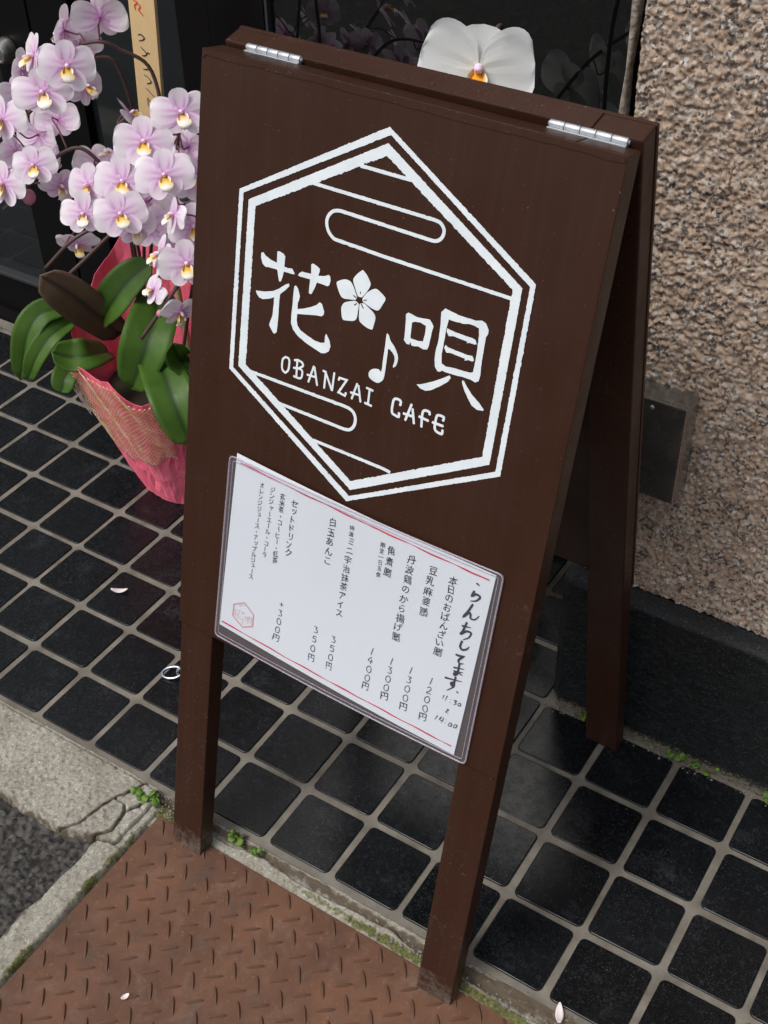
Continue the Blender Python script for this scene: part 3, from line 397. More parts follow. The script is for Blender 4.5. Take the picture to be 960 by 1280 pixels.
# ================================================================== stone pillar
pil = thing('stone_pillar', 'rough pinkish granite pillar on a black stone plinth beside the window', 'pillar', (1.12, -.08, 0))
def vw(X, Y, Z): return np.stack([X, Z, Y], -1)
WY = -.072
def zwall(X, Y):
    h = .0040 * (1 - worley(X * 120, Y * 120, 51)) * (.4 + 1.2 * vn(X * 60, Y * 60, 52)) + .0035 * (1 - worley(X * 230, Y * 230, 57)) + .004 * (fbm(X * 55, Y * 55, 53) - .5) + .0055 * (fbm(X * 260, Y * 260, 54, 3) - .5)
    e = np.clip((X - 1.118 - .004 * (fbm(Y * 40, X * 0, 55) - .5)) / .006, 0, 1)
    return WY + .004 - h + .02 * (1 - e)
wl = hfield('granite_face', axis(1.116, 1.116, 1.50, 2.6, .0017, .02), axis(.2475, .2475, 1.02, 2.9, .0017, .03), zwall, M['granite'], vert=vw)
wl.parent = pil; wl.matrix_parent_inverse = Matrix.Translation((-1.12, .08, 0)); wl.data.flip_normals() if False else None
core = link('pillar_core', box('core', (1.121, -.058, .0), (2.6, .30, 2.9)), M['mortar'], pil, (-1.12, .08, 0))
# plinth: chamfered top and corner, flamed black stone
def zpl(X, Y):
    ch = np.clip((Y - .2365) / .006, 0, 1); ce = np.clip((1.116 - X) / .011, 0, 1)
    return -.098 + .0011 * (fbm(X * 200, Y * 200, 61) - .5) * 2 + .006 * ch ** 1.2 + .010 * ce + .02 * np.clip((Y - .2425) / .003, 0, 1)
pq = hfield('plinth', axis(1.105, 1.105, 1.56, 2.6, .0022, .02), axis(-.004, -.004, .246, .246, .0022, .01), zpl, M['plinth'], None, {'dirt_shade': lambda X, Y: .15 + 1.0 * np.clip(1 - Y / .035, 0, 1)}, vert=vw)
pq.parent = pil; pq.matrix_parent_inverse = Matrix.Translation((-1.12, .08, 0))
link('plinth_core', box('plinth_core', (1.1055, -.083, -.004), (2.6, .29, .2415)), M['plinth'], pil, (-1.12, .08, 0))
mv = []
for k in range(60):
    z = .25 + k * .045; wd = .0045 + .002 * math.sin(k * 1.7) + random.uniform(-.0012, .0012); cx = 1.099 + .0015 * math.sin(k * .9)
    mv += [(cx - wd, -.035, z), (cx - wd * .6, -.043 + random.uniform(-.002, .002), z), (cx + wd * .6, -.043 + random.uniform(-.002, .002), z), (cx + wd, -.035, z), (cx + wd, .02, z), (cx - wd, .02, z)]
link('mortar_edge', mesh('mortar_edge', mv, [(i * 6 + k, i * 6 + (k + 1) % 6, i * 6 + 6 + (k + 1) % 6, i * 6 + 6 + k) for i in range(59) for k in range(6)], True), M['mortar'], pil, (-1.12, .08, 0))
link('shadow_gap_strip', box('shadow_gap_strip', (1.098, -.030, .245), (1.1205, .28, 2.9)), M['frame'], pil, (-1.12, .08, 0))  # black strip standing in for the shadowed gap beside the granite
# ---- metal box on the pillar
bxo = thing('junction_box', 'small square stainless steel junction box on the granite wall', 'junction box', (1.195, -.075, .49))
link('box_body', box('box_body', (-.048, -.024, -.067), (.0415, .016, .066), .003), M['steel'], bxo)
link('lid', box('lid', (-.0475, -.0295, -.0665), (.0405, -.0237, .0655), .002), M['steel'], bxo)
for x, z in ((.0, .056), (-.004, -.058)):
    sc = link('screw', lathe('screw', [(.0026, 0), (.0026, .0008), (.0016, .0014)], 14), M['zinc'], bxo, (x, -.0295, z)); sc.rotation_euler = (math.pi / 2, 0, 0)
# ================================================================== entrance door and window
dr = thing('entrance_door', 'black framed glass entrance door behind the pink orchids', 'door', (-.1, .26, 0))
def dpart(name, a, b, mat, bev=.0015, par=dr): return link(name, box(name, a, b, bev), mat, par, (-par.location.x, -par.location.y, 0))
dpart('sill', (-1.2, .240, -.01), (.424, .30, .030), M['frame'])
dpart('rail', (-1.2, .250, .030), (-.168, .285, .108), M['frame']); dpart('rail', (.02, .250, .030), (.252, .285, .108), M['frame'])
m = MT('worn_bead', .35, .5); m.base((.03, .032, .035)); M['bead'] = m.m
dpart('bead', (-1.2, .246, .108), (-.172, .285, .116), M['bead'], .002); dpart('bead', (.02, .246, .108), (.252, .285, .116), M['bead'], .002)
dpart('glass', (-1.2, .2655, .1165), (-.170, .272, 2.15), M['glass2'], 0); dpart('glass', (.022, .2655, .1165), (.250, .272, 2.15), M['glass2'], 0)
dpart('stile', (-.168, .248, .030), (-.075, .288, 2.25), M['frame']); dpart('stile', (-.073, .250, .030), (.020, .287, 2.25), M['frame'])
dpart('stile', (.252, .248, .030), (.317, .288, 2.25), M['frame']); dpart('jamb', (.320, .244, .030), (.423, .30, 2.25), M['frame'])
dpart('rail', (-1.2, .250, 2.15), (-.170, .286, 2.25), M['frame']); dpart('rail', (.021, .250, 2.15), (.250, .286, 2.25), M['frame'])
lk = link('lock_cylinder', lathe('lock', [(.021, 0), (.0225, .004), (.0215, .010), (.0165, .027), (.0150, .029), (.0130, .029), (.0125, .0275), (.0075, .0275), (.0070, .029), (.003, .029), (.0025, .0270)], 32), M['steel'], dr, (-.135 + .1, .249 - .26, .588)); lk.rotation_euler = (math.pi / 2, 0, 0)
link('keyhole', box('keyhole', (-.0008, -.0035, .0262), (.0008, .0035, .0296)), M['frame'], lk)
wn = thing('shop_window', 'dark fixed shop window pane beside the granite pillar', 'window', (.7, .26, 0))
dpart('window_frame', (.4235, .246, .0), (.4245 + .004, .30, 2.25), M['bead'], .001, wn)
dpart('window_glass', (.4290, .255, .10), (1.0975, .263, 2.25), M['glass'], 0, wn)
dpart('window_sill', (.4290, .240, -.01), (1.1, .30, .099), M['frame'], .001, wn)
lt = thing('lintel', 'black fascia beam across the top of the entrance', 'beam', (0, .2, 2.255))
link('beam', box('beam', (-1.2, .0, 0), (1.097, .14, .645), .004), M['frame'], lt)

# ================================================================== the sign
BO, BU, BS, BN = map(Vector, ((0.793905,-0.556311,-0.010000), (0.999788,-0.009135,-0.018458), (0.020016,0.219959,0.975304), (-0.004850,-0.975466,0.220095)))
WB, HB = 0.41552, 0.98218
sg = thing('sandwich_board', 'dark brown wooden sandwich board with white painted hexagon emblem', 'sign board')
BMX = Matrix.Identity(4)
for r in range(3): BMX[r][0] = BU[r]; BMX[r][1] = -BN[r]; BMX[r][2] = BS[r]; BMX[r][3] = BO[r]
sg.matrix_world = BMX; BINV = BMX.inverted()
T = .028; LW = .045
fp = link('front_panel', box('front_panel', (-.0012, 0, .350), (WB + .0008, .0042, HB - .0005), .0012), M['brown'], sg)
link('leg', box('leg', (0, .0035, 0), (LW, T, HB - .0003), .0014), M['brown'], sg); link('leg', box('leg', (WB - LW, .0035, 0), (WB, T, HB - .0003), .0014), M['brown'], sg)
link('top_rail', box('top_rail', (LW + .0002, .0035, HB - .0475), (WB - LW - .0002, T - .0004, HB), .001), M['brown'], sg)
# rear leaf: hinged at the top, feet against the plinth
tl = BMX @ Vector((0, T + .003, HB)); foot = Vector((tl.x - .008, -.1245, .0005)); rs = (tl + Vector((0, 0, .004)) - foot); HR = rs.length; rs.normalize()
ru = Vector(BU); ru = (ru - rs * ru.dot(rs)).normalized(); rn = rs.cross(ru).normalized()       # rn points back, away from the front leaf
RM = Matrix.Identity(4)
for r in range(3): RM[r][0] = ru[r]; RM[r][1] = rn[r]; RM[r][2] = rs[r]; RM[r][3] = foot[r]
if rn.y < 0:
    for r in range(3): RM[r][1] = -rn[r]
RL = BINV @ RM
def rbox(name, a, b, bev=.0018): return link(name, box(name, a, b, bev, mtx=RL), M['brown'], sg)
TR = .0235
rbox('leg', (0, 0, 0), (LW, TR, HR - .0003)); rbox('leg', (WB - LW, 0, 0), (WB, TR, HR - .0003)); rbox('top_rail', (LW + .0002, .0003, HR - .0475), (WB - LW - .0002, TR + .0002, HR), .001)
rbox('rear_panel', (-.001, TR, .352), (WB + .001, TR + .0045, HR - .0005), .001)
pd = []; xs_ = np.linspace(.001, WB - .001, 150); drop = .0045 + .0030 * np.array([float(fbm(np.array([x * 45.]), np.array([0.]), 81)[0]) for x in xs_]) + .006 * np.array([max(0., float(vn(np.array([x * 60.]), np.array([3.]), 83)[0]) - .78) for x in xs_]) * 5
pd = [(x * 1000, (HB - .0006) * 1000) for x in xs_] + [(x * 1000, (HB - d) * 1000) for x, d in zip(xs_[::-1], drop[::-1])]
PAINT_RING = pd
# hinges
def hinge(x0, ln):
    kn = []
    for k in range(5):
        a = x0 + ln * k / 5; kn.append(a)
    h0 = link('hinge', box('hinge', (x0, T - .004, HB - .0005), (x0 + ln, T + .0012, HB + .0008), .0003), M['zinc'], sg)
    for k in range(5):
        a = x0 + ln * k / 5; kn = tube('knuckle', [(a + .0003, T + .0015, HB + .0030), (a + .0006, T + .0015, HB + .0030), (a + ln / 5 - .0006, T + .0015, HB + .0030), (a + ln / 5 - .0003, T + .0015, HB + .0030)], .0034, 16, taper=[.95, 1, 1, .95])
        for p_ in kn.polygons: p_.use_smooth = len(p_.vertices) == 4
        ko = link('knuckle', kn, M['zinc'], h0)
    link('pin', tube('pin', [(x0 - .001, T + .0015, HB + .0030), (x0 + ln + .0012, T + .0015, HB + .0030)], .0020, 10), M['zinc'], h0)
hinge(.0275, .0600); hinge(.3345, .0690)
# ---- white stencil painting on the front panel
def rough_ring(pts, step=1.6, amp=.12):
    out = []; n = len(pts)
    for i in range(n):
        a = np.array(pts[i]); b = np.array(pts[(i + 1) % n]); L = np.hypot(*(b - a)); k = max(1, int(L / step)); nr = np.array([-(b - a)[1], (b - a)[0]]) / max(L, 1e-6)
        for q in range(k):
            j = random.gauss(0, amp); j = j if random.random() < .8 else j * 2.2
            out.append(a + (b - a) * q / k + nr * j * (0 if q == 0 else 1))
    return out
def filled(name, rings, y, th=.0003, mirror=False):
    cu = bpy.data.curves.new(name, 'CURVE'); cu.dimensions = '2D'; cu.fill_mode = 'BOTH'; cu.extrude = th / 2
    for rg in rings:
        sp = cu.splines.new('POLY'); sp.points.add(len(rg) - 1); sp.use_cyclic_u = True
        for p, q in zip(sp.points, rg): p.co = (q[0] / 1000, q[1] / 1000, 0, 1)
    o = bpy.data.objects.new('tmp', cu); COL.objects.link(o); dg = bpy.context.evaluated_depsgraph_get(); me = bpy.data.meshes.new_from_object(o.evaluated_get(dg))
    bpy.data.objects.remove(o); bpy.data.curves.remove(cu)
    if th == 0:
        bm = bmesh.new(); bm.from_mesh(me); bmesh.ops.remove_doubles(bm, verts=bm.verts[:], dist=1e-7); seen = set()
        for fc in bm.faces[:]:
            k = frozenset(v.index for v in fc.verts)
            if k in seen: bm.faces.remove(fc)
            seen.add(k)
        bm.to_mesh(me); bm.free()
    for v in me.vertices: v.co = Vector((v.co.x, y - v.co.z, v.co.y))
    me.flip_normals() if False else None
    me.name = name; return me
def stroke(pts, wd, taper=None, caps=True):
    P = [np.array(p, float) for p in pts]; n = len(P); Lf = []; Rt = []
    for i in range(n):
        d0 = P[i] - P[i - 1] if i else P[1] - P[0]; d1 = P[i + 1] - P[i] if i < n - 1 else d0
        d0 = d0 / (np.hypot(*d0) + 1e-9); d1 = d1 / (np.hypot(*d1) + 1e-9); t = d0 + d1; t = t / (np.hypot(*t) + 1e-9); nr = np.array([-t[1], t[0]])
        c = max(.45, abs(t @ d0)); h = wd / 2 / c * (1 if taper is None else taper[i])
        Lf.append(P[i] + nr * h); Rt.append(P[i] - nr * h)
        if i == 0: st = P[0] - d1 * wd * .28
        if i == n - 1: en = P[-1] + d0 * wd * .28
    return ([st] if caps else []) + Lf + ([en] if caps else []) + Rt[::-1]
YP = -.0003
link('paint_run', filled('paint_run', [PAINT_RING], -.00035, .0007), M['brown'], fp)
link('hexagon_outline', filled('hexagon', [rough_ring(D['hex'][0]), rough_ring(D['hex'][1])], YP), M['white'], fp)
link('hexagon_band', filled('hexagon_band', [rough_ring(D['hex'][2]), rough_ring(D['hex'][3], 1.6, .22)], YP), M['white'], fp)
def chaikin(p):
    for _ in range(2):
        q = [p[0]]
        for a, b in zip(p[:-1], p[1:]): a = np.array(a); b = np.array(b); q += [a * .75 + b * .25, a * .25 + b * .75]
        p = q + [p[-1]]
    return p
for k, c in enumerate(D['clouds']):
    c = chaikin([(c[0])] + [x for i in range(1, len(c)) for x in ([tuple(np.array(c[i - 1]) * .93 + np.array(c[i]) * .07), tuple(np.array(c[i - 1]) * .07 + np.array(c[i]) * .93), c[i]] if np.hypot(c[i][0] - c[i - 1][0], c[i][1] - c[i - 1][1]) > 40 else [c[i]])])
    link('cloud_line', filled('cloud_line', [rough_ring(stroke(c, 3.2, None, False), 1.8, .09)], YP - .00012), M['white'], fp)
def rnd_ring(p): return [x for x in smooth_path(list(p) + [p[0]], 3)][:-1]
h1 = link('kanji_character', filled('kanji_flower', [rough_ring(q, 2.5, .05) for q in D['hana']], YP), M['white'], fp); h1['label'] = 'white brush character on the left of the emblem'
h2 = link('kanji_character', filled('kanji_song', [rough_ring(q, 2.5, .08) for s_ in D['uta'] for q in s_], YP), M['white'], fp); h2['label'] = 'white brush character on the right of the emblem'
bl = link('plum_blossom', filled('plum_blossom', [rnd_ring(q) for q in D['blossom']], YP), M['white'], fp)
BC = D['bcentre']; PI = math.pi
link('stamens', filled('stamens', [stroke(q, .9) for q in D['stamen']], YP - .0002), M['brown'], fp)
link('blossom_centre', filled('blossom_centre', [[(BC[0] + 3.0 * math.cos(t), BC[1] + 3.0 * math.sin(t)) for t in np.linspace(.3, .3 + 2 * PI, 6)[:-1]]], YP - .0003), M['brown'], fp)
link('music_note', filled('music_note', [rnd_ring(D['note'][0])], YP), M['white'], fp)
for k, st in D['letters'].items():
    wd = 2.45 if k in ('C', 'A2', 'F', 'E') else 2.15
    link('letter', join('letter', [filled('s', [stroke(smooth_path(q, 4) if k in 'OBCEF' else q, wd)], YP - .00008 * i) for i, q in enumerate(st)]), M['white'], fp)

# ---- menu card in its clear sleeve
mn = thing('menu_card', 'white handwritten lunch menu in a clear plastic sleeve on the sign board', 'menu')
mn.matrix_world = BMX
def bil(c, u, v): c = [np.array(q) / 1000 for q in c]; return (c[0] * (1 - u) + c[1] * u) * (1 - v) + (c[3] * (1 - u) + c[2] * u) * v
def yp(s, t):                                    # the card bows off the board a little
    a = (s - .06) / .32; b = (t - .36) / .22
    return -.0022 - .0035 * math.sin(math.pi * min(max(a, 0), 1)) * (.35 + .65 * abs(2 * b - 1) ** 2)
def sheet(name, c, off, nu=24, nv=14, rad=0):
    V = []; 
    for j in range(nv + 1):
        for i in range(nu + 1):
            s, t = bil(c, i / nu, j / nv); V.append((s, yp(s, t) + off, t))
    F = [(j * (nu + 1) + i, j * (nu + 1) + i + 1, (j + 1) * (nu + 1) + i + 1, (j + 1) * (nu + 1) + i) for j in range(nv) for i in range(nu)]
    return mesh(name, V, F, True)
def solid(me, th):
    bm = bmesh.new(); bm.from_mesh(me); bmesh.ops.solidify(bm, geom=bm.faces[:], thickness=th); bm.to_mesh(me); bm.free(); return me
pp = link('paper', sheet('paper', D['paper'], 0), M['paper'], mn)
sv = link('sleeve', sheet('sleeve', D['sleeve'], -.0012), M['plastic'], mn)
sb = link('sleeve_back', sheet('sleeve_back', D['sleeve'], .0008), M['plastic'], mn)
def rim_path(c, inset, r=.006):
    c = [np.array(q) / 1000 for q in c]; ctr = sum(c) / 4; out = []
    for i in range(4):
        p = c[i]; a = c[i - 1] - p; b = c[(i + 1) % 4] - p; a = a / np.hypot(*a); b = b / np.hypot(*b); p = p + (a + b) * inset
        for k in range(6):
            t = k / 5; q = p + a * r * (1 - t) ** 2 + b * r * t ** 2; out.append(q)
        nx = c[(i + 1) % 4] + (p - c[i]) * 0; 
        for k in range(1, 12): out.append(p + b * r + (c[(i + 1) % 4] - c[i] - b * (2 * r + 2 * inset)) * k / 12)
    return [(q[0], yp(*q) - .0006, q[1]) for q in out]
link('rim', tube('rim', rim_path(D['sleeve'], 0), .0010, 6, True), M['rim'], sv)
link('weld_line', tube('weld_line', rim_path(D['sleeve'], .0045, .003), .0005, 5, True), M['rim'], sv)
for k, ln in enumerate(D['redline']):
    path = [np.array(q) for q in smooth_path(ln, 14)]; tp = [.35 + .9 * abs(math.sin(i * .33 + k)) for i in range(len(path))]
    me = filled('red_line', [stroke([p + np.array((0, .35 * math.sin(i * .7))) for i, p in enumerate(path)], 1.5, tp)], 0, 0)
    for v in me.vertices: v.co.y = yp(v.co.x, v.co.z) - .00035
    link('red_line', me, M['redink'], pp)
    me = filled('red_line', [stroke([p + np.array((0, -.8 * math.sin(i * .45 + 1))) for i, p in enumerate(path)], .3)], 0, 0)
    for v in me.vertices: v.co.y = yp(v.co.x, v.co.z) - .00045
    link('red_line', me, M['redink'], pp)
def lay(me, off=.0004):
    for v in me.vertices: v.co.y = yp(v.co.x, v.co.z) - off
    return me
def strip(q, wd, tp):
    r = stroke(q, wd, tp); n = len(q); L = r[1:n + 1]; R_ = r[n + 2:][::-1]; V = [(p[0] / 1000, 0, p[1] / 1000) for p in [r[0]] + L + [r[n + 1]] + R_]
    a = 1; b = n + 2; F = [(0, a, b)] + [(a + i, a + i + 1, b + i + 1, b + i) for i in range(n - 1)] + [(a + n - 1, n + 1, b + n - 1)]
    return mesh('s', V, F)
def ink_strokes(sts, wd, var=.35, off=.0004, sm=5):
    parts = []
    for q in sts:
        if len(q) > 2: q = smooth_path(q, sm)
        n = len(q); tp = [1 + var * math.sin(2.6 * i / max(1, n - 1) + .5) - (.55 * (i / max(1, n - 1)) ** 3) for i in range(n)]
        parts.append(strip(q, wd, tp))
    me = join('ink', parts); return lay(me, off)
DIG = {'0': [[(.1, .5), (-.25, .2), (-.25, -.3), (.05, -.5), (.3, -.2), (.28, .25), (.05, .5)]], '1': [[(.12, .5), (-.08, -.5)]], '2': [[(-.25, .3), (.05, .5), (.25, .25), (0, -.15), (-.3, -.45), (.3, -.42)]],
       '3': [[(-.25, .4), (.2, .42), (.0, .1), (.25, -.1), (.15, -.42), (-.25, -.45)]], '4': [[(.1, .5), (-.3, -.1), (.35, -.12)], [(.15, .2), (.05, -.5)]], '5': [[(-.15, .45), (-.2, .05), (.15, .1), (.25, -.25), (.0, -.48), (-.25, -.4)], [(-.15, .45), (.3, .42)]], '+': [[(-.3, 0), (.3, 0)], [(0, .3), (0, -.3)]]}
link('title_text', ink_strokes(D['title'][:14], 2.0), M['ink'], pp); link('hours_text', ink_strokes(D['title'][14:], .95, .2), M['ink'], pp)
st = link('stamp', join('stamp', [lay(filled('s', [D['stamphex'], [tuple(np.mean(D['stamphex'], 0) + .9 * (np.array(q) - np.mean(D['stamphex'], 0))) for q in D['stamphex']]], 0, 0)), ink_strokes(D['stamp'], .5, .1)]), M['stampink'], pp)
glyphs = {}
def glyph(ch):
    if ch not in glyphs:
        cu = bpy.data.curves.new('g', 'FONT'); cu.body = ch; cu.size = 1; cu.resolution_u = 2; cu.offset = .004; cu.fill_mode = 'FRONT'
        o = bpy.data.objects.new('tmp', cu); COL.objects.link(o); dg = bpy.context.evaluated_depsgraph_get(); me = bpy.data.meshes.new_from_object(o.evaluated_get(dg)); bpy.data.objects.remove(o)
        V = np.array([v.co[:2] for v in me.vertices]) if me.vertices else np.zeros((0, 2)); glyphs[ch] = (V, [tuple(p.vertices) for p in me.polygons])
    return glyphs[ch]
for txt, a, b, k in D['cols']:
    a = np.array(a); b = np.array(b); n = len(txt); pitch = np.hypot(*(b - a)) / max(1, n - 1); size = min(pitch * 1.02, 11.0 * k); V = []; F = []
    for i, ch in enumerate(txt):
        if ch in DIG:
            o_ = a + (b - a) * (i / max(1, n - 1)); zz = size * .8; sk = random.gauss(.0, .05)
            for st_ in DIG[ch]:
                me = strip(smooth_path([(o_[0] + (x + sk * y) * zz, o_[1] + y * zz) for x, y in st_], 4) if len(st_) > 2 else [(o_[0] + x * zz, o_[1] + y * zz) for x, y in st_], .85, None)
                q = len(V); V += [tuple(v_.co) for v_ in me.vertices]; F += [tuple(q + t for t in p_.vertices) for p_ in me.polygons]
            continue
        v, f = glyph(ch)
        if not len(v): continue
        lo, hi = v.min(0), v.max(0); c = (lo + hi) / 2
        u = (v - c)
        if ch in 'ー': u = np.stack([u[:, 1], -u[:, 0]], 1)
        if ch.isdigit() or ch == '+': u = u * 1.05
        an = random.gauss(0, .07); sh = random.gauss(-.10, .05); sx = random.uniform(.82, .98)
        u = np.stack([u[:, 0] * sx + u[:, 1] * .10 * 0 , u[:, 1] - u[:, 0] * sh], 1)
        u = u @ np.array([[math.cos(an), math.sin(an)], [-math.sin(an), math.cos(an)]])
        u = u + .03 * np.stack([np.sin(u[:, 1] * 9 + i * 2.1), np.sin(u[:, 0] * 8 + i * 1.3)], 1)
        jit = (np.array([random.gauss(0, .25), random.gauss(0, .2)])) if n > 1 else 0
        if ch in 'ッャュ': jit = jit + np.array([size * .12, size * .05])
        p = a + (b - a) * (i / max(1, n - 1)) + u * size * (1.0 if not ch.isdigit() else .95) + jit; q = len(V)
        V += [(x / 1000, 0, y / 1000) for x, y in p]; F += [tuple(q + t for t in fc)[::-1] for fc in f]
    link('price_text' if txt.endswith('円') else 'dish_text', lay(mesh('text', V, F)), M['ink'], pp)

# ================================================================== orchids
def petal_grid(L, Wd, ang, z0, cup, fold, pw=(.6, .45), nu=9, nv=8, ruff=0., seed=0):
    a, b = pw; mx = (a / (a + b)) ** a * (b / (a + b)) ** b; V = []; A = []; ca, sa = math.cos(ang), math.sin(ang); F = []
    for i in range(nu + 1):
        s = (i / nu); s_ = 1 - (1 - s) ** 1.5 if i else 0; wv = Wd / 2 * (s_ ** a * max(1e-4, 1 - s_) ** b / mx if 0 < s_ < 1 else 0) + (.012 if i == 0 else .004)
        for j in range(nv + 1):
            t = j / nv * 2 - 1; x = s_ * L; y = t * wv
            z = z0 + cup * s_ * s_ + fold * abs(t) ** 1.6 * wv + ruff * math.sin(7 * t + seed + 5 * s_) * s_ * abs(t)
            V.append((x * ca - y * sa, x * sa + y * ca, z)); A.append((min(1, math.hypot(x, y) * 1.9), abs(math.sin(t * 9.5)) ** 6 * max(0, 1 - s_ * 1.25)))
    for i in range(nu):
        for j in range(nv): F.append((i * (nv + 1) + j, (i + 1) * (nv + 1) + j, (i + 1) * (nv + 1) + j + 1, i * (nv + 1) + j + 1))
    return V, F, A
def petal_mesh(name, specs, mat):
    V = []; F = []; A = []
    for sp in specs:
        v, f, a = petal_grid(**sp); b = len(V); V += v; A += a; F += [tuple(b + i for i in q) for q in f]
    me = mesh(name, V, F, True)
    for k, nm in enumerate(('rad', 'vein')):
        at = me.attributes.new(nm, 'FLOAT', 'POINT'); at.data.foreach_set('value', np.array([x[k] for x in A], np.float32))
    me.materials.append(mat); return me
def lip_mesh(name, tipc, basec, spot):
    V = []; F = []; Cc = []
    def grid(fn, nu, nv, col):
        b = len(V)
        for i in range(nu + 1):
            for j in range(nv + 1):
                u = i / nu; t = j / nv * 2 - 1; V.append(fn(u, t)); Cc.append(col(u, t))
        for i in range(nu):
            for j in range(nv): F.append((b + i * (nv + 1) + j, b + (i + 1) * (nv + 1) + j, b + (i + 1) * (nv + 1) + j + 1, b + i * (nv + 1) + j + 1))
    mixc = lambda p, q, t: tuple(p[k] * (1 - t) + q[k] * t for k in range(3))
    def mid(u, t):
        wd = .035 + .075 * math.sin(min(1, u * 1.25) * math.pi) ** .8 * (1 if u < .75 else .8); ang = .5 + 1.25 * u
        return (t * wd, -.02 - .25 * math.sin(u * 1.25), .05 + .17 * math.sin(u * 2.2) - .035 * t * t * (1 - u))
    grid(mid, 8, 6, lambda u, t: mixc(mixc(spot, basec, min(1, u * 3)), tipc, min(1, max(0, u * 3.0 - .6 - .5 * abs(t)))))
    for sgn in (-1, 1):
        grid(lambda u, t, g=sgn: (g * (.03 + .075 * u * (1 - .3 * u)), -.035 - .045 * u + .05 * t * (1 - .4 * u), .06 + .11 * u - .015 * t * t), 5, 4, lambda u, t: mixc(spot, tipc, min(1, u * 1.3)))
        b = len(V); pts = [(sgn * .02, -.225, .11), (sgn * .05, -.245, .14), (sgn * .075, -.232, .165), (sgn * .07, -.21, .175), (sgn * .05, -.205, .17)]
        tb = tube('t', smooth_path(pts, 3), .0085, 5); V.extend(tuple(v.co) for v in tb.vertices); Cc.extend([tipc] * len(tb.vertices)); F.extend(tuple(b + i for i in p.vertices) for p in tb.polygons)
    b = len(V); tb = tube('c', smooth_path([(0, .005, .0), (0, .015, .05), (0, .005, .10), (0, -.01, .115)], 3), .034, 8, taper=[.8, .9, 1, 1.05, 1.1, 1.1, 1.05, .95, .8, .5]); V.extend(tuple(v.co) for v in tb.vertices)
    Cc.extend([(.85, .74, .82) if v.co.z < .09 else (.80, .55, .74) for v in tb.vertices]); F.extend(tuple(b + i for i in p.vertices) for p in tb.polygons)
    me = mesh(name, V, F, True); at = me.attributes.new('col', 'FLOAT_COLOR', 'POINT'); at.data.foreach_set('color', np.array([(*c, 1) for c in Cc], np.float32).ravel()); me.materials.append(M['lip']); return me
PI = math.pi
def flower_set(seed, mat, broad=1.0):
    r = random.Random(seed); e = lambda s=.02: r.gauss(0, s * 1.5)
    sep = petal_mesh('sepals', [dict(L=.445 - .04 * (broad > 1.05) + e(), Wd=.34 + .08 * (broad > 1.05), ang=PI / 2 + e(.05), z0=-.012 - .02 * (broad > 1.05), cup=.02 - .05 * (broad > 1.05) + e(), fold=.10, pw=(.75, .45)),
                                dict(L=.42 + e(), Wd=.31, ang=PI * 1.29 + e(.05), z0=-.014, cup=.03 + e(), fold=.08, pw=(.75, .5)),
                                dict(L=.42 + e(), Wd=.31, ang=-PI * .29 + e(.05), z0=-.016, cup=.03 + e(), fold=.08, pw=(.75, .5))], mat)
    pet = [petal_mesh('petal', [dict(L=.515 + e(.01), Wd=.60 * min(broad, 1.06), ang=(PI - .13 - (broad > 1.05) * .06 if s else .13 + (broad > 1.05) * .06) + e(.04), z0=.004 + .004 * s, cup=(-.07 if broad < 1.05 else -.02) + e(.03), fold=(-.16 if broad < 1.05 else -.03) + e(.05), pw=(.52, .30), nu=10, nv=10, ruff=.02, seed=seed + s)], mat) for s in (0, 1)]
    return sep, pet
PINK = [flower_set(k, M['petal'], r_) for k, r_ in ((1, 1.0), (2, .92), (3, 1.04), (4, .97), (5, .88), (6, 1.02))]; WHT = [flower_set(k, M['wpetal'], 1.16) for k in (11, 12)]
LIP = lip_mesh('lip', (.86, .84, .78), (.80, .55, .10), (.62, .28, .03)); LIP2 = lip_mesh('lip', (.88, .85, .82), (.84, .70, .42), (.50, .20, .06)); WLIP = lip_mesh('lip', (.80, .80, .62), (.82, .42, .02), (.75, .30, .02))
STEMPTS = {}
def flower(par, loc, n, roll, size, sets, lip, k):
    n = Vector(n).normalized(); up = Vector((0, 0, 1)) - n * n.z
    if up.length < .1: up = Vector((0, 1, 0)) - n * n.y
    up.normalize(); x = up.cross(n); q = math.radians(roll); x, up = x * math.cos(q) + up * math.sin(q), up * math.cos(q) - x * math.sin(q)
    mt = Matrix.Identity(4); L0 = Vector(loc) - par.location
    for r in range(3): mt[r][0] = x[r] * size; mt[r][1] = up[r] * size; mt[r][2] = n[r] * size; mt[r][3] = L0[r]
    sep, pet = sets[k % len(sets)]; f = link('flower', sep, parent=par); f.matrix_local = mt
    for p in pet: link('petal', p, parent=f)
    if STEMPTS.get(par.name):
        b0 = Vector(loc) - n * size * .012; tgt = min(STEMPTS[par.name], key=lambda p: (Vector(p) - (b0 - n * .03)).length); tgt = Vector(tgt); mid = b0 - n * min(.03, (tgt - b0).length * .5); pl_ = par.location
        link('pedicel', tube('pedicel', smooth_path([tuple(b0 - pl_), tuple(mid - pl_), tuple((mid + tgt) / 2 + Vector((0, 0, .006)) - pl_), tuple(tgt - pl_)], 4), .0013, 6), M['pedicel'], par)
    l_ = link('lip', LIP2 if lip is LIP and k % 3 == 1 else lip, parent=f); l_.scale = (1.12, 1.12, 1.12); return f
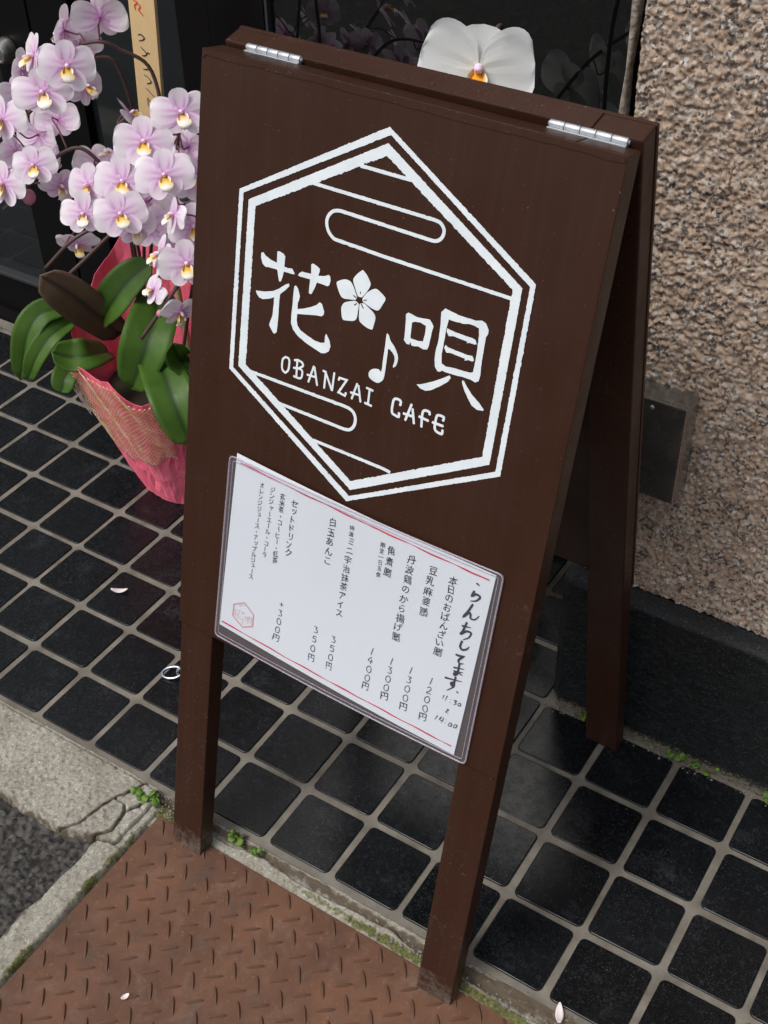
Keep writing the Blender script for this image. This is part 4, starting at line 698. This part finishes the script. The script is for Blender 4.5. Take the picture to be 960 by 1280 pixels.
def leaf(par, pts, wd, k, name='leaf'):
    C0 = [np.array(p) for p in smooth_path(pts, 5)]; n = len(C0); V = []; F = []; A = []; nv = 8
    ctr = np.array([.335, .04]); 
    for i, p in enumerate(C0):
        t = C0[min(i + 1, n - 1)] - C0[max(i - 1, 0)]; t = t / np.linalg.norm(t); s = i / (n - 1)
        up = np.array([.42, -.50, .75]) if k != 1 else np.array([.55, -.9, .45]); side = np.cross(t, up); side = side / np.linalg.norm(side); nrm = np.cross(side, t)
        h = wd / 2 * (max(1e-3, (s * .86 + .14)) ** .5 * max(1e-3, 1 - s) ** .36 / .62) if 0 < s < 1 else wd * (.16 if s == 0 else .02)
        h = min(h, wd / 2)
        for j in range(nv + 1):
            q = j / nv * 2 - 1; V.append(p + side * h * q + nrm * (abs(q) ** 1.3 * h * .30 - .0016 * math.exp(-(q * 7) ** 2))); A.append(math.exp(-(q * 14) ** 2) * .9)
    for i in range(n - 1):
        for j in range(nv): F.append((i * (nv + 1) + j, (i + 1) * (nv + 1) + j, (i + 1) * (nv + 1) + j + 1, i * (nv + 1) + j + 1))
    me = mesh('leaf', [tuple(np.array(v) - np.array(par.location)) for v in V], F, True); at = me.attributes.new('rib', 'FLOAT', 'POINT'); at.data.foreach_set('value', np.array(A, np.float32)); solid(me, .0018)
    return link(name, me, M['leaf2'] if k == 1 else M['leaf'], par)
PX, PY = .335, .042
po = thing('potted_orchid', 'pink moth orchids in a pot wrapped in red paper and gold mesh', 'orchid', (PX, PY, 0))
def off(pts): return [(p[0] - PX, p[1] - PY, p[2]) for p in pts]
def wrap_r(a, z):
    r = .080 + .285 * z + .006 * math.sin(5 * a + 1) * (z / .2) + .004 * math.sin(11 * a + z * 30) * min(1, z / .1)
    return r * (1 + .05 * math.cos(4 * (a - .6)) * (1 - min(1, z / .25)))
def wrap_h(a):                                    # the paper stands higher at the back
    b = .5 + .5 * math.cos(a - 2.2); return .238 + .048 * math.exp(-(((a % (2 * PI)) - 4.75) / .62) ** 2) + .145 * b ** 2.6 + .010 * math.sin(6 * a) + .006 * math.sin(13 * a + 1)
NA = 84; V = []; F = []; NZ = 12
for k in range(NA):
    a = 2 * PI * k / NA; hgt = wrap_h(a)
    for i in range(NZ + 1):
        z = hgt * i / NZ; r = wrap_r(a, z) + .001 * random.gauss(0, 1); V.append((r * math.cos(a), r * math.sin(a), z + .001))
for k in range(NA):
    for i in range(NZ): F.append((k * (NZ + 1) + i, ((k + 1) % NA) * (NZ + 1) + i, ((k + 1) % NA) * (NZ + 1) + i + 1, k * (NZ + 1) + i + 1))
link('wrapping_paper', solid(mesh('wrapping_paper', V, F, False), .0007), M['wrap'], po)
link('potting_moss', lathe('potting_moss', [(.085, .12), (.110, .17), (.112, .188), (.06, .20), (.001, .205)], 28), M['moss'], po)
def net(name, a0, a1, fz0, fz1, lift, n, mat, sl=.45):
    parts = []; steps = 26
    for sgn in (1, -1):
        for k in range(-n, n * 2):
            run = []
            for i in range(steps + 1):
                v = i / steps; u = (k + sgn * v * n * sl) / n
                if 0 <= u <= 1:
                    a = a0 + (a1 - a0) * u; z = fz0(u) + (fz1(u) - fz0(u)) * v; r = wrap_r(a, z) + lift + .0015 * math.sin(40 * u + 9 * v); run.append((r * math.cos(a), r * math.sin(a), z))
            if len(run) > 1: parts.append(tube('w', run, .00046, 3))
    o = link(name, join(name, parts, True), mat, po); o['kind'] = 'stuff'; return o
net('gold_net', PI * 1.20, PI * 1.72, lambda u: .098 + .03 * abs(2 * u - 1) + .006 * math.sin(22 * u), lambda u: wrap_h(PI * (1.20 + .52 * u)) - .004, .004, 34, M['gold'], .55)
net('gold_net', PI * .95, PI * 1.22, lambda u: .185 + .01 * u, lambda u: .235, .007, 18, M['gold'], .4)
net('silver_net', PI * 1.10, PI * 1.34, lambda u: .178, lambda u: .225, .009, 16, M['silver'], .4)
net('gold_net', PI * .42, PI * .66, lambda u: .325 + .015 * math.sin(9 * u), lambda u: .40 + .02 * math.sin(7 * u), -.012, 20, M['gold'], .6)
for pts, wd, k in D['leaves']:
    lf = leaf(po, pts, wd, k)
    if k == 1: lf['label'] = 'turned leaf showing its purple brown underside'
STEMPTS[po.name] = [tuple(p) for pts in D['stems'] for p in smooth_path(pts, 7)]
for pts in D['stems']: link('stem', tube('stem', smooth_path(off(pts), 7), .0027, 8), M['stem'], po)
for i, (loc, n, ro, sz) in enumerate(D['flowers']): flower(po, loc, n, ro + random.gauss(0, 5), sz * random.uniform(1.04, 1.16), PINK, LIP, i)
HID = [((.57, .06, .655), (.3, -.9, .1)), ((.62, .05, .64), (.4, -.9, .0)), ((.56, .03, .585), (.2, -.9, .2)), ((.67, .06, .62), (.6, -.7, .0)), ((.61, .02, .56), (.4, -.9, .1)), ((.51, .03, .60), (.1, -.9, .2)), ((.71, .05, .57), (.5, -.8, -.1)), ((.66, .03, .53), (.3, -.9, .1))]
link('stem', tube('stem', smooth_path(off([(.34, .05, .2), (.40, .08, .45), (.50, .09, .64), (.58, .085, .67), (.65, .08, .63), (.72, .07, .56)]), 7), .0027, 8), M['stem'], po)
STEMPTS[po.name] += [tuple(p) for p in smooth_path([(.34, .05, .2), (.40, .08, .45), (.50, .09, .64), (.58, .085, .67), (.65, .08, .63), (.72, .07, .56)], 7)]
for i, (loc, n) in enumerate(HID): flower(po, loc, n, random.uniform(-12, 12), .086, PINK, LIP, i)
for i, (loc, r) in enumerate(D['bud']):
    link('bud', lathe('bud', [(r * .15, -r * 1.25), (r * .75, -r * .75), (r, -.1 * r), (r * .9, r * .5), (r * .5, r), (r * .08, r * 1.15)], 16), M['bud'], po, (loc[0] - PX, loc[1] - PY, loc[2]))
    link('stem', tube('stem', smooth_path(off([loc, (loc[0] + .002, loc[1] + .004, loc[2] + r * 1.6), (loc[0] + .016, loc[1] + .012, loc[2] + r * 2)]), 4), .0013, 6), M['stem'], po)
# ribbon glimpsed behind the flowers
def ribbon(name, pts, wd, mat):
    C0 = smooth_path(off(pts), 8); V = []; F = []
    for p in C0: V += [(p[0], p[1], p[2] - wd / 2), (p[0] + .002, p[1], p[2] + wd / 2)]
    F = [(2 * i, 2 * i + 2, 2 * i + 3, 2 * i + 1) for i in range(len(C0) - 1)]; link(name, solid(mesh(name, V, F, True), .0006), mat, po)
ribbon('ribbon', [(0.384774,0.030000,0.545669), (0.419237,0.020000,0.550990), (0.443907,0.020000,0.559515), (0.454295,0.030000,0.567516)], .014, M['ribbon']); ribbon('ribbon', [(0.430358,0.020000,0.529069), (0.438714,0.020000,0.526228), (0.448631,0.020000,0.533730)], .012, M['red'])
# ---- wooden gift plaque
q = [Vector(p) for p in D['plaque']]; pln = (q[1] - q[0]).cross(q[3] - q[0]).normalized()
if pln.y > 0: pln = -pln
base = (q[2] + q[3]) / 2; dn = (base - (q[0] + q[1]) / 2).normalized(); ext = dn * .10; upx = -dn * .12
gp = thing('gift_plaque', 'pale wooden congratulation plaque with brush writing stuck among the orchids', 'plaque', tuple(base + ext))
b3 = [q[0] + upx, q[1] + upx, q[2] + ext, q[3] + ext]; V = [p - gp.location for p in b3] + [p - gp.location - pln * .006 for p in b3]
link('plaque_board', mesh('plaque_board', V, [(0, 1, 2, 3), (7, 6, 5, 4), (0, 4, 5, 1), (1, 5, 6, 2), (2, 6, 7, 3), (3, 7, 4, 0)]), M['wood'], gp)
link('stake', tube('stake', [(0, 0, .004), tuple(Vector((PX + .02, PY + .03, .17)) - gp.location)], .005, 8), M['wood'], gp)
ex = (q[1] - q[0]).normalized(); ez = pln.cross(ex).normalized()
def brush(sts, wd, mat, name):
    for st_ in sts:
        P2 = [((Vector(p) - q[0]).dot(ex) * 1000, (Vector(p) - q[0]).dot(ez) * 1000) for p in st_]; P2 = smooth_path(P2, 5) if len(P2) > 2 else P2; n = len(P2)
        me = filled('brush', [stroke(P2, wd, [.65 + .5 * math.sin(3 * i / max(1, n - 1)) for i in range(n)])], 0, 0)
        for v in me.vertices: v.co = q[0] + ex * v.co.x + ez * v.co.z + pln * .0006 - gp.location
        link(name, me, mat, gp)
brush(D['pl_red'], 2.0, M['plred'], 'red_character'); brush(D['pl_blk'], 1.7, M['ink'], 'black_character')
# ---- white orchid behind the sign
wp = thing('white_orchid', 'white moth orchid flowering behind the top of the sign board', 'orchid', (.93, .075, 0))
def offw(pts): return [(p[0] - .93, p[1] - .075, p[2]) for p in pts]
link('pot', lathe('pot', [(.050, 0), (.062, .10), (.070, .125), (.072, .13), (.064, .13), (.060, .11)], 32), M['ceramic'], wp)
link('potting_moss', lathe('moss', [(.058, .09), (.061, .112), (.02, .118)], 24), M['moss'], wp)
wl_, wn_, wsz = D['white']; wl_ = Vector(wl_)
link('stem', tube('stem', smooth_path(offw([(.93, .075, .11), (.90, .10, .45), (.89, .10, .75), (.91, .05, .862), tuple(wl_ + Vector((-.004, .02, .004)))]), 8), .003, 8), M['stem'], wp)
link('stem', tube('stem', smooth_path(offw([(.93, .075, .11), (.96, .09, .45), (.97, .09, .66), (.93, .05, .74), (.84, .03, .68), (.78, .03, .6)]), 8), .003, 8), M['stem'], wp)
STEMPTS[wp.name] = [tuple(p) for pth in ([(.90, .10, .45), (.89, .10, .75), (.91, .05, .84)], [(.96, .09, .45), (.97, .09, .66), (.93, .05, .74), (.84, .03, .68), (.78, .03, .6)]) for p in smooth_path(pth, 8)]
flower(wp, wl_, wn_, -8, wsz * 1.0, WHT, WLIP, 0)
for i, (loc, n) in enumerate([((.80, .02, .62), (.3, -.9, .1)), ((.86, .03, .66), (.5, -.8, .1)), ((.93, .03, .70), (.4, -.9, .2)), ((.99, .04, .62), (.6, -.8, .0)), ((.88, .0, .55), (.3, -.9, .1)), ((.76, .0, .54), (.1, -.9, .0))]): flower(wp, loc, n, random.uniform(-10, 10), .115, WHT, WLIP, i)
for a, ln in ((.4, .17), (2.0, .16), (3.5, .18), (5.2, .17)):
    leaf(wp, [(.93 + .02 * math.cos(a), .075 + .02 * math.sin(a), .12), (.93 + ln * .45 * math.cos(a), .075 + ln * .3 * math.sin(a), .22), (.93 + ln * .8 * math.cos(a), .075 + ln * .42 * math.sin(a), .23), (.93 + ln * math.cos(a), .075 + ln * .5 * math.sin(a), .18)], .06, 0)

# ================================================================== small things
rg = thing('steel_ring', 'shiny steel chain ring lying on the tiles beside the sign leg', 'ring', (.617, -.338, 0))
def link_ring(name, rx, ry, r, loc, rot):
    o = link(name, tube(name, [(rx * math.cos(t), ry * math.sin(t), 0) for t in np.linspace(0, 2 * PI, 29)[:-1]], r, 10, True), M['chrome'], rg, loc); o.rotation_euler = rot
link_ring('chain_link', .0155, .0095, .0022, (0, 0, .006), (.25, -.15, .5)); link_ring('chain_link', .013, .0085, .0022, (.020, .006, .009), (1.2, .1, .3)); link_ring('chain_link', .0155, .0095, .0022, (.042, .012, .006), (.2, .2, .3))
def fallen(label, loc, ln, wd, ang):
    V = []; F = []; n = 8
    for i in range(n + 1):
        s = i / n; h = wd / 2 * math.sin(PI * min(.97, s * .92 + .06)) ** .7
        for j in range(5):
            t = j / 4 * 2 - 1; V.append((s * ln - ln / 2, t * h, .002 + .25 * h * t * t + .004 * (s - .5) ** 2 * 4 * ln / .02))
    F = [(i * 5 + j, i * 5 + 5 + j, i * 5 + 6 + j, i * 5 + 1 + j) for i in range(n) for j in range(4)]
    o = link('fallen_petal', solid(mesh('fallen_petal', V, F, True), .0005), M['fallen'], None, loc); o.rotation_euler = (0, 0, ang); tag(o, label, 'petal')
fallen('curled white petal lying on the black tiles near the sign', (0.433532,-0.246754,0.001000), .026, .009, .55)
fallen('small white petal lying on the rusty plate', (0.886890,-0.748961,-0.011000), .010, .006, 1.2)
fallen('slender white petal at the edge of the mossy kerb', (1.324782,-0.508520,0.000000), .024, .009, 2.0)
def weed(label, loc, n, spread, seed, lf=.0055):
    r = random.Random(seed); o = thing('weed', label, 'weed', loc, 'weeds in the joints')
    for k in range(n):
        a = r.uniform(0, 2 * PI); d = spread * math.sqrt(r.random()); x, y = d * math.cos(a) * 1.5, d * math.sin(a) * .7; z = r.uniform(.003, .014); s = lf * r.uniform(.6, 1.25)
        V = [(0, 0, -s * .15)]; m_ = 9
        for q_ in range(m_): t = 2 * PI * q_ / m_; V.append((s * math.cos(t) * (1 - .25 * (q_ == 0)), s * .85 * math.sin(t), .12 * s * math.cos(2 * t)))
        l_ = link('leaf', solid(mesh('leaf', V, [(0, 1 + q_, 1 + (q_ + 1) % m_) for q_ in range(m_)], True), .0004), M['weed'], o, (x, y, z)); l_.rotation_euler = (r.gauss(0, .4) + .2, r.gauss(0, .4), r.uniform(0, 6))
        link('stalk', tube('stalk', [(x * .6, y * .6, -.004), (x * .9, y * .9, z * .5), (x, y, z - s * .1)], .0005, 5), M['weed'], o)
weed('bushy green weed at the plate corner beside the sign leg', (0.725935,-0.524587,-0.006000), 26, 0.014, 1)
weed('low green weed on the mossy kerb between plate and tiles', (0.869068,-0.514189,-0.006000), 9, 0.008, 2)
weed('scrap of green weed in the kerb joint in front of the sign', (0.902721,-0.514574,-0.006000), 5, 0.007, 6)
weed('green weed growing from the plinth joint right of the rear leg', (1.291859,-0.096452,0.000000), 9, 0.013, 3)
weed('round leaved weed in the plinth joint under the granite wall', (1.334209,-0.097229,0.000000), 12, 0.014, 4)
weed('tiny green weed behind the rear leg of the sign', (1.166891,-0.102737,0.000000), 7, 0.006, 5)
weed('green weed at the foot of the plinth by the pale pebble', (1.420605,-0.102004,0.000000), 8, 0.009, 7)
